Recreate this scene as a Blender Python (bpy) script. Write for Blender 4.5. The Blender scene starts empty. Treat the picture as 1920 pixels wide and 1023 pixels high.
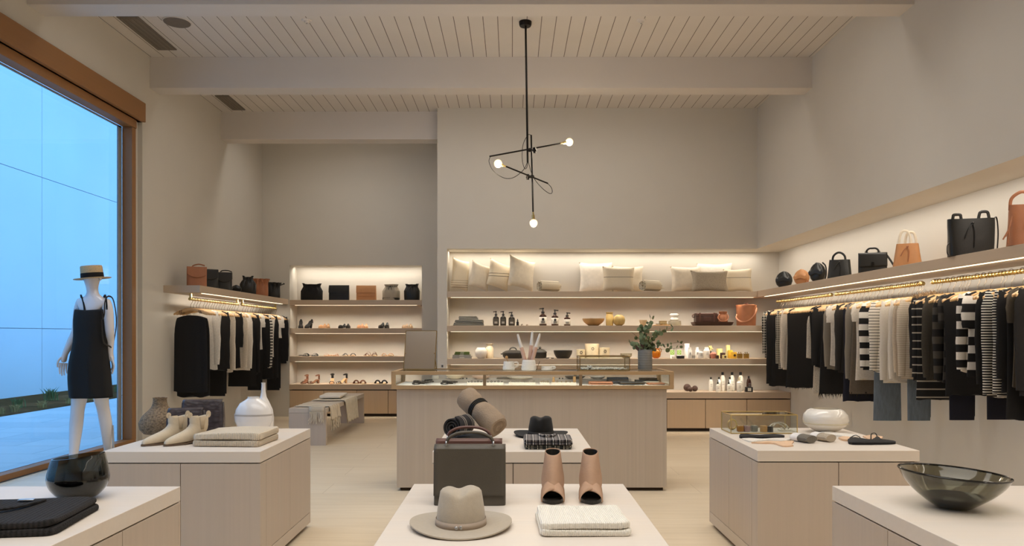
import bpy, bmesh, math, random
from mathutils import Vector, Matrix, Euler, noise as mnoise
from math import sin, cos, pi, radians
R = random.Random(11)
SC = bpy.context.scene
C = SC.collection
F, H = 1400.0, 1.34          # focal length in pixels of the 1920 frame, eye height


def PX(x, d): return (x - 960.0) * d / F


def PZ(y, d): return H - (y - 627.0) * d / F


def lin(c):
    return tuple(((v / 255.0) / 12.92 if v / 255.0 <= 0.04045 else ((v / 255.0 + 0.055) / 1.055) ** 2.4) for v in c) + (1.0,)


# ---------------------------------------------------------------- materials
MATS = {}


def _base(name):
    m = bpy.data.materials.new(name)
    m.use_nodes = True
    nt = m.node_tree
    return m, nt, nt.nodes['Principled BSDF']


def N(nt, t, **kw):
    n = nt.nodes.new(t)
    for k, v in kw.items():
        if k.startswith('i_'):
            n.inputs[k[2:]].default_value = v
        else:
            setattr(n, k, v)
    return n


def coords(nt, stretch=(1, 1, 1), rot=(0, 0, 0)):
    tc = N(nt, 'ShaderNodeTexCoord')
    mp = N(nt, 'ShaderNodeMapping')
    mp.inputs['Scale'].default_value = stretch
    mp.inputs['Rotation'].default_value = rot
    nt.links.new(tc.outputs['Object'], mp.inputs['Vector'])
    return mp.outputs['Vector']


def mix(nt, fac, a, b, mode='MIX'):
    n = N(nt, 'ShaderNodeMix', data_type='RGBA', blend_type=mode)
    for sock, v in ((n.inputs[0], fac), (n.inputs[6], a), (n.inputs[7], b)):
        if hasattr(v, 'links'):
            nt.links.new(v, sock)
        else:
            sock.default_value = v
    return n.outputs[2]


def math_(nt, op, a, b=0.0, c=0.0):
    n = N(nt, 'ShaderNodeMath', operation=op)
    for i, v in enumerate((a, b, c)):
        if hasattr(v, 'links'):
            nt.links.new(v, n.inputs[i])
        else:
            n.inputs[i].default_value = v
    return n.outputs[0]


def mat(name, col, rough=.6, metal=0, var=.06, scale=30, bump=0, bscale=None, stretch=(1, 1, 1), sheen=0, emit=0, spec=None, coat=0, sss=0):
    """soft procedural surface: colour broken up by noise, optional bump"""
    if name in MATS:
        return MATS[name]
    m, nt, b = _base(name)
    v = coords(nt, stretch)
    nz = N(nt, 'ShaderNodeTexNoise', i_Scale=scale, i_Detail=3.0)
    nt.links.new(v, nz.inputs['Vector'])
    c = lin(col)
    lo = tuple(max(0, x * (1 - 2 * var)) for x in c[:3]) + (1,)
    hi = tuple(min(1, x * (1 + 2 * var)) for x in c[:3]) + (1,)
    out = mix(nt, nz.outputs['Fac'], lo, hi)
    nt.links.new(out, b.inputs['Base Color'])
    b.inputs['Roughness'].default_value = rough
    b.inputs['Metallic'].default_value = metal
    if spec is not None:
        b.inputs['Specular IOR Level'].default_value = spec
    if sheen:
        b.inputs['Sheen Weight'].default_value = sheen
    if coat:
        b.inputs['Coat Weight'].default_value = coat
    if emit:
        nt.links.new(out, b.inputs['Emission Color'])
        b.inputs['Emission Strength'].default_value = emit
    if bump:
        n2 = N(nt, 'ShaderNodeTexNoise', i_Scale=bscale or scale * 4, i_Detail=2.0)
        nt.links.new(v, n2.inputs['Vector'])
        bp = N(nt, 'ShaderNodeBump', i_Strength=bump, i_Distance=.01)
        nt.links.new(n2.outputs['Fac'], bp.inputs['Height'])
        nt.links.new(bp.outputs['Normal'], b.inputs['Normal'])
    MATS[name] = m
    return m


def wood(name, col, axis='Z', var=.10, rough=.5, fine=90):
    """pale straight-grained oak, the grain running along the given axis"""
    m, nt, b = _base(name)
    s = {'Z': (fine, fine, 1.2), 'Y': (fine, 1.2, fine), 'X': (1.2, fine, fine)}[axis]
    v = coords(nt, s)
    n1 = N(nt, 'ShaderNodeTexNoise', i_Scale=.5, i_Detail=4.0, i_Roughness=.6)
    nt.links.new(v, n1.inputs['Vector'])
    s2 = tuple(q * .12 if q > 5 else q * .5 for q in s)
    v2 = coords(nt, s2)
    n2 = N(nt, 'ShaderNodeTexNoise', i_Scale=.7, i_Detail=2.0)
    nt.links.new(v2, n2.inputs['Vector'])
    c = lin(col)
    lo = tuple(x * (1 - 1.9 * var) for x in c[:3]) + (1,)
    hi = tuple(min(1, x * (1 + 1.3 * var)) for x in c[:3]) + (1,)
    a = mix(nt, n1.outputs['Fac'], lo, hi)
    warm = (min(1, c[0] * 1.05), c[1] * .97, c[2] * .90, 1)
    a2 = mix(nt, math_(nt, 'MULTIPLY', n2.outputs['Fac'], .7), a, warm)
    nt.links.new(a2, b.inputs['Base Color'])
    b.inputs['Roughness'].default_value = rough
    bp = N(nt, 'ShaderNodeBump', i_Strength=.08, i_Distance=.004)
    nt.links.new(n1.outputs['Fac'], bp.inputs['Height'])
    nt.links.new(bp.outputs['Normal'], b.inputs['Normal'])
    MATS[name] = m
    return m


def _fract(nt, sock, period, off=0.0):
    return math_(nt, 'FRACT', math_(nt, 'MULTIPLY_ADD', sock, 1.0 / period, off))


def stripes(name, base, bands, axis='Z', rough=.85, zone=None):
    """bands: list of (period, duty, offset, colour) painted along one local axis; zone limits them to lo..hi"""
    m, nt, b = _base(name)
    tc = N(nt, 'ShaderNodeTexCoord')
    sp = N(nt, 'ShaderNodeSeparateXYZ')
    nt.links.new(tc.outputs['Object'], sp.inputs[0])
    nz = N(nt, 'ShaderNodeTexNoise', i_Scale=140.0)
    nt.links.new(tc.outputs['Object'], nz.inputs['Vector'])
    ax = sp.outputs[axis]
    c = lin(base)
    out = mix(nt, nz.outputs['Fac'], tuple(x * .86 for x in c[:3]) + (1,), tuple(min(1, x * 1.1) for x in c[:3]) + (1,))
    for period, duty, off, col in bands:
        f = math_(nt, 'LESS_THAN', _fract(nt, ax, period, off), duty)
        if zone:
            f = math_(nt, 'MULTIPLY', f, math_(nt, 'MULTIPLY', math_(nt, 'GREATER_THAN', ax, zone[0]), math_(nt, 'LESS_THAN', ax, zone[1])))
        out = mix(nt, f, out, lin(col))
    nt.links.new(out, b.inputs['Base Color'])
    b.inputs['Roughness'].default_value = rough
    MATS[name] = m
    return m


def plaid(name, dark, light, px, pz, duty=.5, extra=None, axes='XZ'):
    m, nt, b = _base(name)
    tc = N(nt, 'ShaderNodeTexCoord')
    sp = N(nt, 'ShaderNodeSeparateXYZ')
    nt.links.new(tc.outputs['Object'], sp.inputs[0])
    fx = math_(nt, 'LESS_THAN', _fract(nt, sp.outputs[axes[0]], px), duty)
    fz = math_(nt, 'LESS_THAN', _fract(nt, sp.outputs[axes[1]], pz), duty)
    f = math_(nt, 'MULTIPLY', math_(nt, 'ADD', fx, fz), .5)
    out = mix(nt, f, lin(dark), lin(light))
    if extra:
        for ax, per in ((axes[0], px), (axes[1], pz)):
            g = math_(nt, 'LESS_THAN', _fract(nt, sp.outputs[ax], per, .27), .07)
            out = mix(nt, g, out, lin(extra))
    nt.links.new(out, b.inputs['Base Color'])
    b.inputs['Roughness'].default_value = .9
    MATS[name] = m
    return m


def rib(name, col, axis='X', period=.008, dark=.72, rough=.95, bump=.7):
    """ribbed knit: fine ridges across one axis"""
    m, nt, b = _base(name)
    tc = N(nt, 'ShaderNodeTexCoord')
    sp = N(nt, 'ShaderNodeSeparateXYZ')
    nz = N(nt, 'ShaderNodeTexNoise', i_Scale=160.0, i_Detail=2.0)
    nt.links.new(tc.outputs['Object'], sp.inputs[0])
    nt.links.new(tc.outputs['Object'], nz.inputs['Vector'])
    s = math_(nt, 'SINE', math_(nt, 'MULTIPLY', sp.outputs[axis], 2 * pi / period))
    s = math_(nt, 'MULTIPLY_ADD', s, .35, math_(nt, 'MULTIPLY', nz.outputs['Fac'], .9))
    c = lin(col)
    out = mix(nt, s, tuple(x * dark for x in c[:3]) + (1,), tuple(min(1, x * 1.12) for x in c[:3]) + (1,))
    nt.links.new(out, b.inputs['Base Color'])
    b.inputs['Roughness'].default_value = rough
    bp = N(nt, 'ShaderNodeBump', i_Strength=bump, i_Distance=.004)
    nt.links.new(s, bp.inputs['Height'])
    nt.links.new(bp.outputs['Normal'], b.inputs['Normal'])
    MATS[name] = m
    return m


def weave(name, col, scale=120, dark=.55, rough=.8, bump=.6, fineness=(1, 1, 1)):
    m, nt, b = _base(name)
    v = coords(nt, fineness)
    vo = N(nt, 'ShaderNodeTexVoronoi', i_Scale=scale)
    nt.links.new(v, vo.inputs['Vector'])
    c = lin(col)
    out = mix(nt, vo.outputs['Distance'], tuple(min(1, x * 1.15) for x in c[:3]) + (1,), tuple(x * dark for x in c[:3]) + (1,))
    nt.links.new(out, b.inputs['Base Color'])
    b.inputs['Roughness'].default_value = rough
    bp = N(nt, 'ShaderNodeBump', i_Strength=bump, i_Distance=.004)
    nt.links.new(vo.outputs['Distance'], bp.inputs['Height'])
    nt.links.new(bp.outputs['Normal'], b.inputs['Normal'])
    MATS[name] = m
    return m


def glass(name, tint=(255, 255, 255), body=0.0, bodycol=(20, 20, 20), refl=1.0, rough=.02):
    """thin glass: clear transmission with a Fresnel mirror, optionally part-opaque tint"""
    m, nt, b = _base(name)
    out = nt.nodes['Material Output']
    tr = N(nt, 'ShaderNodeBsdfTransparent')
    nz = N(nt, 'ShaderNodeTexNoise', i_Scale=2.0)
    nt.links.new(coords(nt), nz.inputs['Vector'])
    t = lin(tint)
    col = mix(nt, nz.outputs['Fac'], tuple(x * .985 for x in t[:3]) + (1,), t)
    nt.links.new(col, tr.inputs['Color'])
    gl = N(nt, 'ShaderNodeBsdfGlossy', i_Roughness=rough)
    fr = N(nt, 'ShaderNodeFresnel', i_IOR=1.45)
    ge = N(nt, 'ShaderNodeNewGeometry')
    nt.links.new(math_(nt, 'MULTIPLY_ADD', ge.outputs['Backfacing'], 1 / 1.45 - 1.45, 1.45), fr.inputs['IOR'])
    f = math_(nt, 'MULTIPLY', fr.outputs[0], refl)
    ms = N(nt, 'ShaderNodeMixShader')
    nt.links.new(f, ms.inputs[0])
    last = tr.outputs[0]
    if body:
        b.inputs['Base Color'].default_value = lin(bodycol)
        b.inputs['Roughness'].default_value = .08
        m2 = N(nt, 'ShaderNodeMixShader', i_Fac=body)
        nt.links.new(last, m2.inputs[1])
        nt.links.new(b.outputs[0], m2.inputs[2])
        last = m2.outputs[0]
    nt.links.new(last, ms.inputs[1])
    nt.links.new(gl.outputs[0], ms.inputs[2])
    nt.links.new(ms.outputs[0], out.inputs['Surface'])
    MATS[name] = m
    return m


# ---------------------------------------------------------------- mesh builder
class MB:
    def __init__(s): s.bm = bmesh.new()

    def box(s, x0, x1, y0, y1, z0, z1):
        v = [s.bm.verts.new(p) for p in ((x0, y0, z0), (x1, y0, z0), (x1, y1, z0), (x0, y1, z0), (x0, y0, z1), (x1, y0, z1), (x1, y1, z1), (x0, y1, z1))]
        for f in ((3, 2, 1, 0), (4, 5, 6, 7), (0, 1, 5, 4), (1, 2, 6, 5), (2, 3, 7, 6), (3, 0, 4, 7)):
            s.bm.faces.new([v[i] for i in f])
        return s

    def loft(s, rings, closed=True, cap0=True, cap1=True):
        rows = [[s.bm.verts.new(p) for p in r] for r in rings]
        n = len(rows[0])
        for a, b in zip(rows, rows[1:]):
            for i in range(n if closed else n - 1):
                j = (i + 1) % n
                s.bm.faces.new((a[i], a[j], b[j], b[i]))
        if closed and cap0:
            s.bm.faces.new(rows[0][::-1])
        if closed and cap1:
            s.bm.faces.new(rows[-1])
        return s

    def tube(s, pts, r, seg=8, cap=True, flat=1.0, up=None):
        pts = [Vector(p) for p in pts]
        rr = r if isinstance(r, (list, tuple)) else [r] * len(pts)
        rings, ref = [], Vector(up) if up else None
        for i, p in enumerate(pts):
            t = (pts[min(i + 1, len(pts) - 1)] - pts[max(i - 1, 0)]).normalized()
            if ref is None:
                ref = Vector((0, 0, 1)) if abs(t.z) < .9 else Vector((1, 0, 0))
            u = (ref - t * ref.dot(t))
            u = u.normalized() if u.length > 1e-6 else t.orthogonal().normalized()
            if not up:
                ref = u
            w = t.cross(u)
            rings.append([p + u * cos(a) * rr[i] * flat + w * sin(a) * rr[i] for a in (2 * pi * k / seg for k in range(seg))])
        return s.loft(rings, True, cap, cap)

    def lathe(s, prof, seg=24, c=(0, 0, 0), sx=1.0, sy=1.0):
        c = Vector(c)
        rings = []
        for r, z in prof:
            r = max(r, 1e-4)
            rings.append([c + Vector((r * cos(a) * sx, r * sin(a) * sy, z)) for a in (2 * pi * k / seg for k in range(seg))])
        return s.loft(rings)

    def ball(s, c, rx, ry=None, rz=None, seg=16, rows=10):
        ry, rz = ry or rx, rz or rx
        prof = [(max(1e-4, sin(pi * i / rows)), -cos(pi * i / rows) * rz) for i in range(rows + 1)]
        return s.lathe([(r, z) for r, z in prof], seg, c, rx, ry)

    def grid(s, fn, nu, nv):
        rows = [[s.bm.verts.new(fn(i / nu, j / nv)) for i in range(nu + 1)] for j in range(nv + 1)]
        for j in range(nv):
            for i in range(nu):
                s.bm.faces.new((rows[j][i], rows[j][i + 1], rows[j + 1][i + 1], rows[j + 1][i]))
        return s

    def poly(s, pts, y0, y1):
        """prism of an XZ outline between two y"""
        return s.loft([[(x, y0, z) for x, z in pts], [(x, y1, z) for x, z in pts]])

    def xf(s, m):
        bmesh.ops.transform(s.bm, matrix=m, verts=s.bm.verts)
        return s

    def move(s, x=0, y=0, z=0, rx=0, ry=0, rz=0):
        return s.xf(Matrix.Translation((x, y, z)) @ Euler((radians(rx), radians(ry), radians(rz))).to_matrix().to_4x4())

    def wob(s, amp, freq, seed=0):
        for v in s.bm.verts:
            p = v.co * freq + Vector((seed * 3.1, seed * 1.7, 0))
            v.co += Vector((mnoise.noise(p), mnoise.noise(p + Vector((9, 0, 0))), mnoise.noise(p + Vector((0, 9, 0))))) * amp
        return s

    def build(s, name, m, parent=None, smooth=True, bev=0, sub=0, solid=0, angle=40, loc=None):
        bmesh.ops.remove_doubles(s.bm, verts=s.bm.verts, dist=2e-5)
        bmesh.ops.recalc_face_normals(s.bm, faces=s.bm.faces)
        me = bpy.data.meshes.new(name)
        s.bm.to_mesh(me)
        s.bm.free()
        o = bpy.data.objects.new(name, me)
        C.objects.link(o)
        me.materials.append(m)
        if solid:
            q = o.modifiers.new('solid', 'SOLIDIFY')
            q.thickness = solid
            q.offset = 0
        if bev:
            q = o.modifiers.new('bevel', 'BEVEL')
            q.width = bev
            q.segments = 2
            q.limit_method = 'ANGLE'
        if sub:
            q = o.modifiers.new('sub', 'SUBSURF')
            q.levels = q.render_levels = sub
        if smooth:
            me.shade_smooth()
            me.set_sharp_from_angle(angle=radians(angle))
        if parent:
            o.parent = parent
        if loc:
            o.location = loc
        return o


def B(x0, x1, y0, y1, z0, z1): return MB().box(x0, x1, y0, y1, z0, z1)


def tag(o, label, cat, group=None):
    o['label'] = label
    o['category'] = cat
    if group:
        o['group'] = group
    return o


def thing(name, label, cat, loc=(0, 0, 0), rz=0, group=None):
    o = bpy.data.objects.new(name, None)
    C.objects.link(o)
    o.location = loc
    o.rotation_euler = (0, 0, radians(rz))
    o.empty_display_size = .1
    return tag(o, label, cat, group)


def struct(o):
    o['kind'] = 'structure'
    return o


def dup(root, loc=None, rz=None, label=None, group=None):
    r = root.copy()
    C.objects.link(r)
    if loc is not None:
        r.location = loc
    if rz is not None:
        r.rotation_euler = (0, 0, radians(rz))
    if label:
        r['label'] = label
    if group:
        r['group'] = group
    for ch in list(root.children):
        c = ch.copy()
        C.objects.link(c)
        c.parent = r
        for g in list(ch.children):
            e = g.copy()
            C.objects.link(e)
            e.parent = c
    return r


def sring(w, d, z, n=28, e=4.0, cx=0, cy=0):
    """super-elliptic ring: e=2 an ellipse, larger is squarer"""
    out = []
    for k in range(n):
        a = 2 * pi * k / n
        c, s_ = cos(a), sin(a)
        out.append(Vector((cx + math.copysign(abs(c) ** (2 / e), c) * w / 2, cy + math.copysign(abs(s_) ** (2 / e), s_) * d / 2, z)))
    return out


def bez(a, b, c, d, n=10):
    a, b, c, d = map(Vector, (a, b, c, d))
    return [a * (1 - t) ** 3 + b * 3 * t * (1 - t) ** 2 + c * 3 * t * t * (1 - t) + d * t ** 3 for t in (i / n for i in range(n + 1))]


def spline(pts, n=6):
    """Catmull-Rom through the points"""
    p = [Vector(q) for q in pts]
    p = [p[0] * 2 - p[1]] + p + [p[-1] * 2 - p[-2]]
    out = []
    for i in range(1, len(p) - 2):
        for k in range(n):
            t = k / n
            out.append(.5 * ((2 * p[i]) + (p[i + 1] - p[i - 1]) * t + (2 * p[i - 1] - 5 * p[i] + 4 * p[i + 1] - p[i + 2]) * t * t + (3 * p[i] - p[i - 1] - 3 * p[i + 1] + p[i + 2]) * t ** 3))
    out.append(p[-2])
    return out
# ================================================================ palette
PAINT = mat('warm_white_paint', (207, 201, 190), .85, var=.012, scale=3)
PAINT_C = mat('ceiling_paint', (212, 205, 198), .8, var=.012, scale=3)
OAK_Z = wood('bleached_oak_upright', (192, 180, 167), 'Z', .07)
OAK_X = wood('bleached_oak_across', (200, 190, 178), 'X', .06)
OAK_Y = wood('bleached_oak_along', (200, 190, 178), 'Y', .06)
OAK_TOP = wood('bleached_oak_table_top', (221, 213, 203), 'X', .045, rough=.42)
SHELF_X = wood('shaded_oak_shelf_across', (190, 172, 150), 'X', .06)  # same oak as the furniture, colour darkened for the unlit shelf fronts
SHELF_Y = wood('shaded_oak_shelf_along', (190, 172, 150), 'Y', .06)  # the same shade put into the colour, grain lengthwise
CAB = wood('warm_oak_cabinet', (200, 176, 146), 'Z', .07)
COUNTER = wood('counter_oak', (190, 179, 165), 'Z', .12)
FIR = wood('golden_fir_frame', (150, 108, 66), 'Y', .08)
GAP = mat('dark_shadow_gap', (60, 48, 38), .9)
BRASS = mat('satin_brass', (214, 188, 124), .3, 1, .05, 60)
BRASS_D = mat('aged_brass', (150, 124, 78), .38, 1, .05, 60)
STEEL = mat('brushed_steel', (190, 190, 190), .3, 1)
BLACK_M = mat('black_metal', (22, 20, 18), .45, .6)
WHITE = mat('white_gloss', (238, 234, 230), .22, var=.01)
CLEAR = glass('clear_glass', (250, 252, 251), refl=.9)
PANE = glass('window_glass', (232, 242, 248), refl=1.1)


def travertine():
    m, nt, b = _base('pale_travertine_floor')
    v = coords(nt, (.7, 9, 1))
    n1 = N(nt, 'ShaderNodeTexNoise', i_Scale=2.2, i_Detail=6.0, i_Roughness=.62)
    nt.links.new(v, n1.inputs['Vector'])
    c = mix(nt, n1.outputs['Fac'], lin((208, 189, 160)), lin((238, 223, 198)))
    br = N(nt, 'ShaderNodeTexBrick', i_Scale=1.0)
    br.offset = .5
    br.inputs['Brick Width'].default_value = 1.6
    br.inputs['Row Height'].default_value = .42
    br.inputs['Mortar Size'].default_value = .003
    br.inputs['Color1'].default_value = (1, 1, 1, 1)
    br.inputs['Color2'].default_value = (.93, .92, .9, 1)
    br.inputs['Mortar'].default_value = (.72, .68, .62, 1)
    nt.links.new(coords(nt), br.inputs['Vector'])
    c = mix(nt, .8, c, br.outputs['Color'], 'MULTIPLY')
    nt.links.new(c, b.inputs['Base Color'])
    b.inputs['Roughness'].default_value = .42
    return m


def plank_ceiling():
    m, nt, b = _base('white_plank_ceiling')
    tc = N(nt, 'ShaderNodeTexCoord')
    sp = N(nt, 'ShaderNodeSeparateXYZ')
    nt.links.new(tc.outputs['Object'], sp.inputs[0])
    g = math_(nt, 'LESS_THAN', _fract(nt, sp.outputs['X'], .146), .045)
    nz = N(nt, 'ShaderNodeTexNoise', i_Scale=2.0)
    nt.links.new(tc.outputs['Object'], nz.inputs['Vector'])
    a = mix(nt, nz.outputs['Fac'], lin((208, 201, 193)), lin((218, 211, 203)))
    c = mix(nt, g, a, lin((96, 84, 74)))
    nt.links.new(c, b.inputs['Base Color'])
    b.inputs['Roughness'].default_value = .75
    bp = N(nt, 'ShaderNodeBump', i_Strength=.5, i_Distance=.006, invert=True)
    nt.links.new(g, bp.inputs['Height'])
    nt.links.new(bp.outputs['Normal'], b.inputs['Normal'])
    return m


FLOOR = travertine()
XL, XR = -4.1, 3.4           # room faces of the left and right walls
YB, YA = 10.35, 12.25        # back wall, back wall of the shoe alcove
NB, NR = 10.80, 3.86         # niche backs
ZC, ZN = 4.48, 2.53          # ceiling, niche head
# ---- shell
struct(B(-4.6, 4.1, -3.2, 12.9, -.12, 0).build('floor', FLOOR, smooth=False))
struct(B(-4.6, 4.1, -3.2, 12.9, ZC, 4.62).build('ceiling', plank_ceiling(), smooth=False))
w = MB()
w.box(-4.28, XL, -3.2, 1.6, 0, ZC).box(-4.28, XL, 8.28, 12.9, 0, ZC).box(-4.28, XL, 1.6, 8.28, 3.69, ZC).box(-4.28, XL, 1.6, 8.28, -.1, .13)
struct(w.build('wall_left', PAINT, smooth=False))
w = MB()
ax0, ax1, az = -3.648, -1.478, 2.477
for nm, bx in (('wall_alcove_left', (XL, ax0, YA, 12.9, 0, ZC)), ('wall_alcove_right', (ax1, -1.0, YA, 12.9, 0, ZC)), ('wall_alcove_upper', (ax0, ax1, YA, 12.9, az, ZC)), ('wall_alcove_back', (ax0, ax1, 12.68, 12.9, 0, az))):
    struct(B(*bx).build(nm, PAINT, smooth=False))
struct(B(-1.035, -.902, YB, 12.25, 0, ZC).build('wall_partition', PAINT, smooth=False))
w = MB()
struct(B(-.902, XR, YB, 10.95, ZN, ZC).build('wall_back_upper', PAINT, smooth=False))
struct(B(-.902, 4.05, NB, 10.95, 0, ZN).build('wall_back', PAINT, smooth=False))
w = MB()
struct(B(XR, 4.05, -3.2, 10.95, ZN, ZC).build('wall_right_upper', PAINT, smooth=False))
struct(B(NR, 4.05, -3.2, NB, 0, ZN).build('wall_right', PAINT, smooth=False))
struct(B(-4.6, 4.1, -3.3, -3.2, 0, ZC).build('wall_front', PAINT, smooth=False))
struct(B(XL, -2.75, .2, 8.28, .0, .15).build('trim_1', FLOOR, smooth=False))       # display step along the window
for i, y in enumerate((4.2, 6.31, 8.45, 10.52)):
    x1 = XR if y < 10.4 else -1.035
    struct(B(XL, x1, y, y + .24, 4.13 if y < 10 else 4.09, ZC).build('trim_%d' % (i + 2), PAINT_C, smooth=False))
# ---- shop window
win = struct(bpy.data.objects.new('window_1', None))
C.objects.link(win)
f = MB()
f.box(-4.27, XL + .04, 1.6, 8.28, 3.69, 3.90)
f.build('window_header', FIR, win, smooth=False, bev=.004)
f = MB()
f.box(-4.24, -4.12, 1.6, 8.2, 3.60, 3.69).box(-4.24, -4.13, 1.6, 8.2, .15, .20).box(-4.24, -4.13, 8.12, 8.2, .2, 3.6)
f.build('window_frame', FIR, win, smooth=False, bev=.004)
f = MB()
f.box(-4.26, -4.245, 8.05, 8.12, .2, 3.6).box(-4.26, -4.245, 1.6, 8.12, 3.585, 3.6)
f.build('glazing_bead', mat('grey_seal', (146, 152, 158), .5), win, smooth=False)
B(-4.262, -4.256, 1.6, 8.15, .17, 3.62).build('window_pane', PANE, win, smooth=False)
struct(B(-4.28, -4.15, 8.2, 8.28, .15, 3.69).build('trim_6', PAINT, smooth=False))


# ---- street side
def ext_wall():
    m, nt, b = _base('pale_panelled_render')
    tc = N(nt, 'ShaderNodeTexCoord')
    nz = N(nt, 'ShaderNodeTexNoise', i_Scale=.4)
    nt.links.new(tc.outputs['Object'], nz.inputs['Vector'])
    nt.links.new(mix(nt, nz.outputs['Fac'], lin((214, 218, 222)), lin((232, 234, 236))), b.inputs['Base Color'])
    b.inputs['Roughness'].default_value = .8
    return m


EW = ext_wall()
w = MB()
ys = [-6, 3.2, 16.68, 30, 44]
zs = [0.0, 1.475, 4.85, 8.2]
for y0, y1 in zip(ys, ys[1:]):
    for z0, z1 in zip(zs, zs[1:]):
        w.box(-10.8, -10.5, y0 + .008, y1 - .008, z0 + (.008 if z0 else 0), z1 - .008)
w.box(-10.9, -10.56, -6, 44, 0, 8.2)
struct(w.build('wall_opposite', EW, smooth=False))


def paving():
    m, nt, b = _base('pale_paving')
    br = N(nt, 'ShaderNodeTexBrick', i_Scale=1.0)
    br.inputs['Brick Width'].default_value = 1.2
    br.inputs['Row Height'].default_value = .6
    br.inputs['Mortar Size'].default_value = .006
    br.inputs['Color1'].default_value = lin((206, 208, 212))
    br.inputs['Color2'].default_value = lin((192, 196, 202))
    br.inputs['Mortar'].default_value = lin((150, 154, 160))
    nt.links.new(coords(nt), br.inputs['Vector'])
    nt.links.new(br.outputs['Color'], b.inputs['Base Color'])
    b.inputs['Roughness'].default_value = .7
    return m


struct(B(-8.35, -4.56, -6, 44, -.1, 0).build('pavement', paving(), smooth=False))
struct(B(-10.5, -8.35, -6, 44, -.1, .02).build('ground_bed', mat('brown_soil', (84, 62, 40), 1.0, var=.4, scale=5, bump=.6, spec=0), smooth=False))
# white brick pier of the shop front just outside the glass
w = MB()
for i in range(54):
    w.box(-4.325 - (.014 if i % 2 else 0), -4.285, 8.24 + (.01 if i % 2 else 0), 8.9, i * .075, i * .075 + .068)
w.box(-4.298, -4.285, 8.25, 8.88, 0, 4.05)
struct(w.build('wall_pier', mat('white_brick', (226, 228, 230), .8, var=.05, scale=12, bump=.3), smooth=False))
# planting strip: each clump of grass its own thing
GR = mat('green_blades', (74, 104, 52), .8, var=.25, scale=9)
GD = mat('dry_blades', (150, 126, 72), .85, var=.25, scale=9)
clumps = [(34, 760, GR, .17, 'first'), (95, 746, GR, .24, 'bushiest green'), (20, 772, GD, .11, ''), (60, 768, GD, .12, ''), (125, 760, GD, .13, ''), (160, 752, GD, .11, ''), (205, 745, GD, .13, ''), (222, 730, GR, .16, '')]
for i, (x, y, m, h, _) in enumerate(clumps):
    k = (y - 627 + 6) / 1.34
    d = F / k
    xx = PX(x, d)
    g = MB()
    for j in range(46):
        a, l, h2 = R.uniform(0, 6.28), R.uniform(.1, .6) * h, R.uniform(.55, 1.1) * h
        bx, by = R.gauss(0, h * .22), R.gauss(0, h * .22)
        g.tube([(bx, by, 0), (bx + cos(a) * l * .3, by + sin(a) * l * .3, h2 * .7), (bx + cos(a) * l, by + sin(a) * l, h2)], [.012, .009, .001], 4)
    o = g.build('grass_clump', m, loc=(min(xx, -8.5), d, .02))
    tag(o, ('green leafy grass clump growing in the outdoor bed against the pale wall' if m is GR else 'low straw-coloured grass tuft in the outdoor bed beyond the window'), 'plant', 'green clumps in the outdoor bed' if m is GR else 'dry tufts in the outdoor bed')
# ---- things set in the ceiling
VENT = mat('grey_grille', (120, 110, 100), .6, .2)
for (xa, xb, ya, yb, lab) in ((-3.90, -3.69, 7.36, 8.22, 'long grey slot grille in the plank ceiling nearest the shop window'), (-3.90, -3.72, 9.8, 10.42, 'shorter grey slot grille in the ceiling between the second and third beam'), (-3.90, -3.76, 11.7, 12.15, 'small grey slot grille in the ceiling behind the furthest short beam')):
    t = thing('ceiling_vent', lab, 'vent', ((xa + xb) / 2, (ya + yb) / 2, ZC))
    B((xa - xb) / 2, (xb - xa) / 2, (ya - yb) / 2, (yb - ya) / 2, -.012, 0).build('frame', VENT, t, smooth=False)
    g = MB()
    for i in range(4):
        x = (xa - xb) / 2 + .03 + i * (xb - xa - .06) / 3
        g.box(x - .008, x + .008, (ya - yb) / 2 + .03, (yb - ya) / 2 - .03, -.017, -.0125)
    g.build('slats', mat('dark_grille_slat', (126, 116, 105), .6), t, smooth=False)
d = (ZC - H) * F / (627 - 41)
t = thing('ceiling_speaker', 'round grey flush loudspeaker in the plank ceiling beside the slot grille', 'speaker', (PX(332, d), d, ZC))
MB().lathe([(.0, -.012), (.125, -.012), (.13, -.006), (.13, 0)], 32).build('grille', VENT, t)
MB().lathe([(.131, -.008), (.137, -.008), (.137, 0), (.131, 0)], 32).build('rim', PAINT_C, t)
for x in (575, 1202):
    d = (ZC - H) * F / (627 - 38)
    t = thing('smoke_detector', 'small white round detector on the ceiling, %s of the hanging lamp stem' % ('window side' if x < 900 else 'clothes rail side'), 'detector', (PX(x, d), d, ZC))
    MB().lathe([(.0, -.03), (.022, -.03), (.026, -.012), (.045, -.01), (.05, 0)], 20).build('cover', PAINT_C, t)
    MB().lathe([(.0, -.036), (.008, -.036), (.008, -.03)], 10).build('sensor', STEEL, t)
d = YB
t = thing('wall_outlet', 'small grey socket plate on the white wall end beside the tilted mirror', 'outlet', (-.965, YB, PZ(686, YB)))
B(-.022, .022, -.008, 0, -.03, .03).build('plate', mat('grey_plate', (206, 202, 196), .4), t, bev=.003)
B(-.012, .012, -.0095, -.008, -.016, .016).build('socket', mat('socket_dark', (80, 78, 76), .4), t)
# ================================================================ camera, light
cam = bpy.data.cameras.new('camera')
cam.sensor_width = 36
cam.lens = F / 1920 * 36
cam.shift_y = (627 - 511.5) / 1920
cam.clip_start = .05
co = bpy.data.objects.new('camera', cam)
co.location = (0, 0, H)
co.rotation_euler = (pi / 2, 0, 0)
C.objects.link(co)
SC.camera = co


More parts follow.
